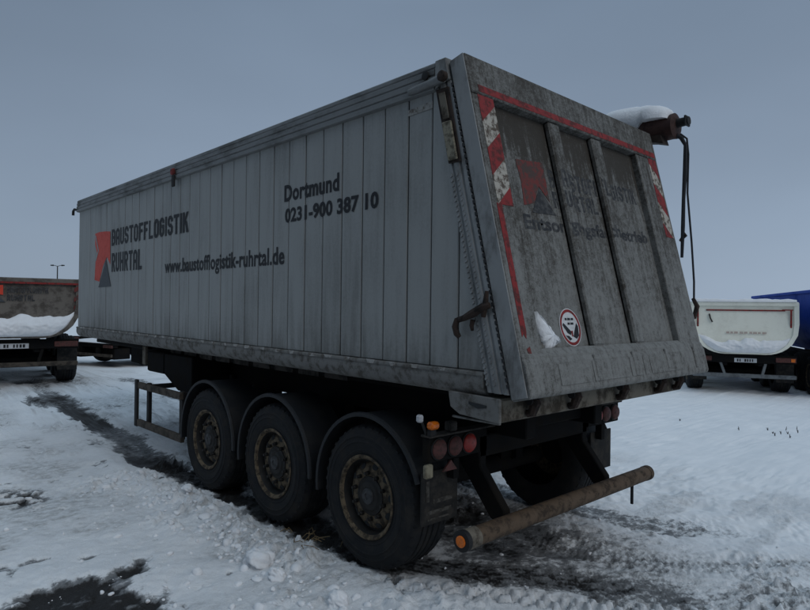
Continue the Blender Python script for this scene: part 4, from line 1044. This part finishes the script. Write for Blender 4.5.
def top_snow():
    mb = MB(); n = 40; m = 6; vs = []
    for i in range(n + 1):
        x = -1.2 + 2.4 * i / n; hh = .05 + .05 * nz1(i * .35, 2, 9)
        for k in range(m + 1):
            a = math.pi * k / m; vs.append((x, .03 - .06 * math.cos(a), 2.387 + hh * math.sin(a)))
    c = m + 1
    fs = [(i * c + k, i * c + (k + 1) % c, (i + 1) * c + (k + 1) % c, (i + 1) * c + k) for i in range(n) for k in range(c)] + [tuple(range(c - 1, -1, -1)), tuple(range(n * c, (n + 1) * c))]
    o = mb.add(vs, fs).build('snow_layer', MAT['snow'], None, smooth=70); o.location = (p.x, p.y, gz(p.x, p.y)); o.rotation_euler = (0, 0, -WHEAD)
    tag(o, 'thin white snow strip along the top edge of the cream trailer', 'snow')
top_snow()
q = p + Vector((math.cos(WHEAD), -math.sin(WHEAD), 0)) * 2.9 + Vector((math.sin(WHEAD), math.cos(WHEAD), 0)) * -.3
bowl_trailer('deep blue tipping trailer beside the cream one at the right edge', (q.x, q.y, gz(q.x, q.y)), -WHEAD, 'blue', 'blue', 1.02, 2.66, 8.2, tape=False, hw=1.25)

# ================================================================== skeletal flatbeds far left, and a yard lamp
def flatbed(lab, loc, rz, slab, L=9.0):
    root = empty('low_loader_trailer', loc, rz); tag(root, lab, 'trailer', 'snowy low trailers in the distance')
    for x in (-.45, .45): MB().box(x - .07, x + .07, 0, L, .40, .56).build('chassis_rail', MAT['chassis'], root)
    for y in (.1, 2.2, 4.4, 6.6, L - .1): MB().box(-1.2, 1.2, y - .08, y + .08, .565, .64).build('cross_member', MAT['chassis'], root)
    MB().box(-1.22, 1.22, -.05, .0, .30, .38).build('underrun_bar', MAT['guard'], root)
    for x in (-.5, .5): MB().box(x - .04, x + .04, -.045, .06, .385, .56).build('bar_bracket', MAT['chassis'], root)
    for sx in (-1, 1): MB().box(*sorted((sx * .8, sx * 1.2)), -.03, .015, .56, .64).build('tail_lamp', MAT['dirtylens'], root)
    MB().box(-1.25, 1.25, 0, L, .641, .68).build('load_deck', MAT['chassis'], root)
    for y in (1.2, 2.5, 3.8):
        for sx in (-1, 1):
            w_ = empty('wheel', (sx * 1.24, y, .34), parent=root); w_.scale = (.8, .66, .66); w_.rotation_euler = (y, 0, 0 if sx < 0 else math.pi)
            for nm in ('tyre', 'rim', 'rim_well', 'wheel_disc', 'hub'):
                cc = bpy.data.objects.new(nm, ME[nm]); COL.objects.link(cc); cc.parent = w_
        MB().tube([(-.9, y, .34), (.9, y, .34)], .06, 8).build('axle', MAT['chassis'], root)
    for sx in (-1, 1):
        MB().box(*sorted((sx * .75, sx * 1.2)), 4.9, 6.4, .2, .62).build('tool_box', MAT['chassis'], root, bevel=.02)
        MB().box(*sorted((sx * .55, sx * 1.15)), .1, .62, .22, .55).build('spare_box', MAT['chassis'], root, bevel=.02)
    for x in (-.6, .6): MB().box(x - .06, x + .06, L - 2, L - 1.88, -.02, .42).build('landing_leg', MAT['chassis'], root)
    mb = MB(); n = 24; m = 8; vs = []
    for i in range(n + 1):
        for k in range(m + 1):
            u = -1 + 2 * k / m; e = (1 - u ** 6) * (1 - (2 * i / n - 1) ** 10)
            vs.append((u * 1.2, .05 + (L - .1) * i / n, 0.684 + e * (.10 + .05 * math.sin(i * .9 + k)) + random.uniform(0, .01)))
    c = m + 1; nb = len(vs); vs += [(x, y, 0.681) for x, y, z in vs]
    f0 = [(i * c + k, i * c + k + 1, (i + 1) * c + k + 1, (i + 1) * c + k) for i in range(n) for k in range(m)]
    ed = [k for k in range(c)] + [i * c + m for i in range(1, n + 1)] + [n * c + k for k in range(m - 1, -1, -1)] + [i * c for i in range(n - 1, 0, -1)]
    fs = f0 + [tuple(j + nb for j in f[::-1]) for f in f0] + [(ed[i], ed[i] + nb, ed[(i + 1) % len(ed)] + nb, ed[(i + 1) % len(ed)]) for i in range(len(ed))]
    o = mb.add(vs, fs).build('snow_layer', MAT['snow'], None, smooth=70); o.location = loc; o.rotation_euler = (0, 0, rz); tag(o, slab, 'snow')
p = at(88, 357, 18.5)
flatbed('low black loader trailer glimpsed between the brown trailer and the big grey one', (p.x, p.y, gz(p.x, p.y)), -R(75), 'snow layer on the nearer low loader left of the grey trailer')
p = at(92, 350, 24.5)
flatbed('farther black low loader trailer, mostly hidden behind the nearer low loader', (p.x, p.y, gz(p.x, p.y)), -R(70), 'snow layer on the farther low loader, seen above the nearer one')
p = at(57, 300, 115)
sl_ = empty('street_lamp', (p.x, p.y, gz(p.x, p.y))); tag(sl_, 'slim double arm yard lamp rising far behind the brown trailer', 'street lamp')
LH = at(57, 266, 115).z - sl_.location.z
MB().tube([(0, 0, -.1), (0, 0, LH)], [.13, .09], 8).build('pole', MAT['dark'], sl_, smooth=40)
for s_ in (-1, 1):
    ar = MB().tube([(0, 0, LH - .05), (s_ * .5 * r2.x, s_ * .5 * r2.y, LH + .1), (s_ * 1.1 * r2.x, s_ * 1.1 * r2.y, LH + .12)], .05, 6).build('arm', MAT['dark'], sl_)
    MB().tube([(s_ * .75 * r2.x, s_ * .75 * r2.y, LH + .12), (s_ * 1.3 * r2.x, s_ * 1.3 * r2.y, LH + .13)], [.14, .09], 6).build('lamp_head', MAT['dark'], ar)

# ================================================================== loose snow and straw on the ground
GL = [((-1.80, 2.03), (.115, .10, .085), 'largest snow lump on the ground left of the rear wheel'),
      ((-1.83, 1.75), (.07, .075, .06), 'mid sized snow lump touching the largest one near the rear wheel'),
      ((-1.72, 1.15), (.075, .07, .055), 'snow lump lowest in the picture below the rear wheel'),
      ((-1.54, 3.88), (.055, .05, .04), 'small white snow lump beside the dark wheel track by the front wheel')]
for i, ((x, y), r_, lab) in enumerate(GL):
    tag(lump('snow_lump', (x, y, gz(x, y) + r_[2] * .22), r_, 5 + i), lab, 'snow', 'snow lumps beside the wheel track')
def clods():
    def ico(n):
        bm0 = bmesh.new(); bmesh.ops.create_icosphere(bm0, subdivisions=n, radius=1); bb_ = np.array([v.co[:] for v in bm0.verts]); ff = [tuple(v.index for v in f.verts) for f in bm0.faces]; bm0.free(); return bb_, ff
    ICO = (ico(1), ico(2))
    rs = np.random.RandomState(4); mb = MB(); pts = []
    for _ in range(360):
        y = rs.uniform(.7, 5.2); x = -1.62 - abs(rs.normal(0, .33)) + .1 * rs.rand(); pts.append((x, y, min(.045, .007 + rs.exponential(.010))))
    for _ in range(160):
        pts.append((rs.uniform(-3.2, 1.6), rs.uniform(-.6, 6), min(.03, .006 + rs.exponential(.006))))
    for _ in range(26):
        pts.append((rs.uniform(-3.3, -2.5), rs.uniform(1.8, 2.9), min(.018, .004 + rs.exponential(.004))))
    P = np.array(pts); Z = ground_fields(P[:, 0][None], P[:, 1][None])[0][0]
    for (x, y, r_), z in zip(pts, Z):
        base, fc = ICO[1 if r_ > .014 else 0]
        w_ = rs.uniform(-1, 1, (3, 3)) * 2.6; ph_ = rs.uniform(0, 6.28, 3)
        wob_ = .22 * np.sin(base @ w_.T + ph_).sum(1, keepdims=True) * .7
        j = base * (1 + wob_ + rs.uniform(-.1, .1, (len(base), 1))) * r_ * np.array([1, 1, .75]) * rs.uniform(.8, 1.2, 3)
        a = rs.uniform(0, 6.28); ca, sa = math.cos(a), math.sin(a)
        j = np.stack([j[:, 0] * ca - j[:, 1] * sa, j[:, 0] * sa + j[:, 1] * ca, j[:, 2]], -1) + np.array([x, y, z + r_ * .12])
        mb.add([tuple(q) for q in j], fc)
    tag(mb.build('snow_clods', MAT['snow'], None, smooth=50), 'loose crumbs of snow scattered along the wheel track and yard', 'snow', kind='stuff')
clods()
def straw():
    mb = MB(); rs = random.Random(3)
    for _ in range(16):
        x, y = -1.26 + rs.gauss(0, .07), 2.26 + rs.gauss(0, .14); z = gz(x, y); a = rs.uniform(0, 6.28); l = rs.uniform(.06, .16)
        mb.tube([(x, y, z - .004), (x + l * .5 * math.cos(a), y + l * .5 * math.sin(a), z + rs.uniform(.015, .06)), (x + l * math.cos(a), y + l * math.sin(a), z + rs.uniform(.004, .05))], .0035, 4)
    tag(mb.build('dry_grass', MAT['straw'], None), 'few dry straw stems on the snow in front of the middle wheel', 'grass', kind='stuff')
straw()
def weeds():
    mb = MB(); rs = random.Random(8)
    for (u, v) in ((768, 424), (773, 428), (775, 432), (781, 430), (786, 425), (788, 429), (790, 434), (797, 422), (798, 427), (739, 426), (680, 416)):
        d = at(u, v, 1) - Vector(CP); t_ = (-.02 - CP[2]) / d.z; x = CP[0] + d.x * t_; y = CP[1] + d.y * t_; z = gz(x, y)
        for _ in range(2):
            a = rs.uniform(0, 6.28); l = rs.uniform(.01, .03)
            mb.tube([(x, y, z - .01), (x + l * .4 * math.cos(a), y + l * .4 * math.sin(a), z + rs.uniform(.02, .05)), (x + l * math.cos(a), y + l * math.sin(a), z + rs.uniform(.015, .06))], [.007, .006, .003], 4)
    tag(mb.build('weed_stems', MAT['strap'], None), 'scattered dark weed stems poking through the open snow at right', 'weeds', kind='stuff')
weeds()
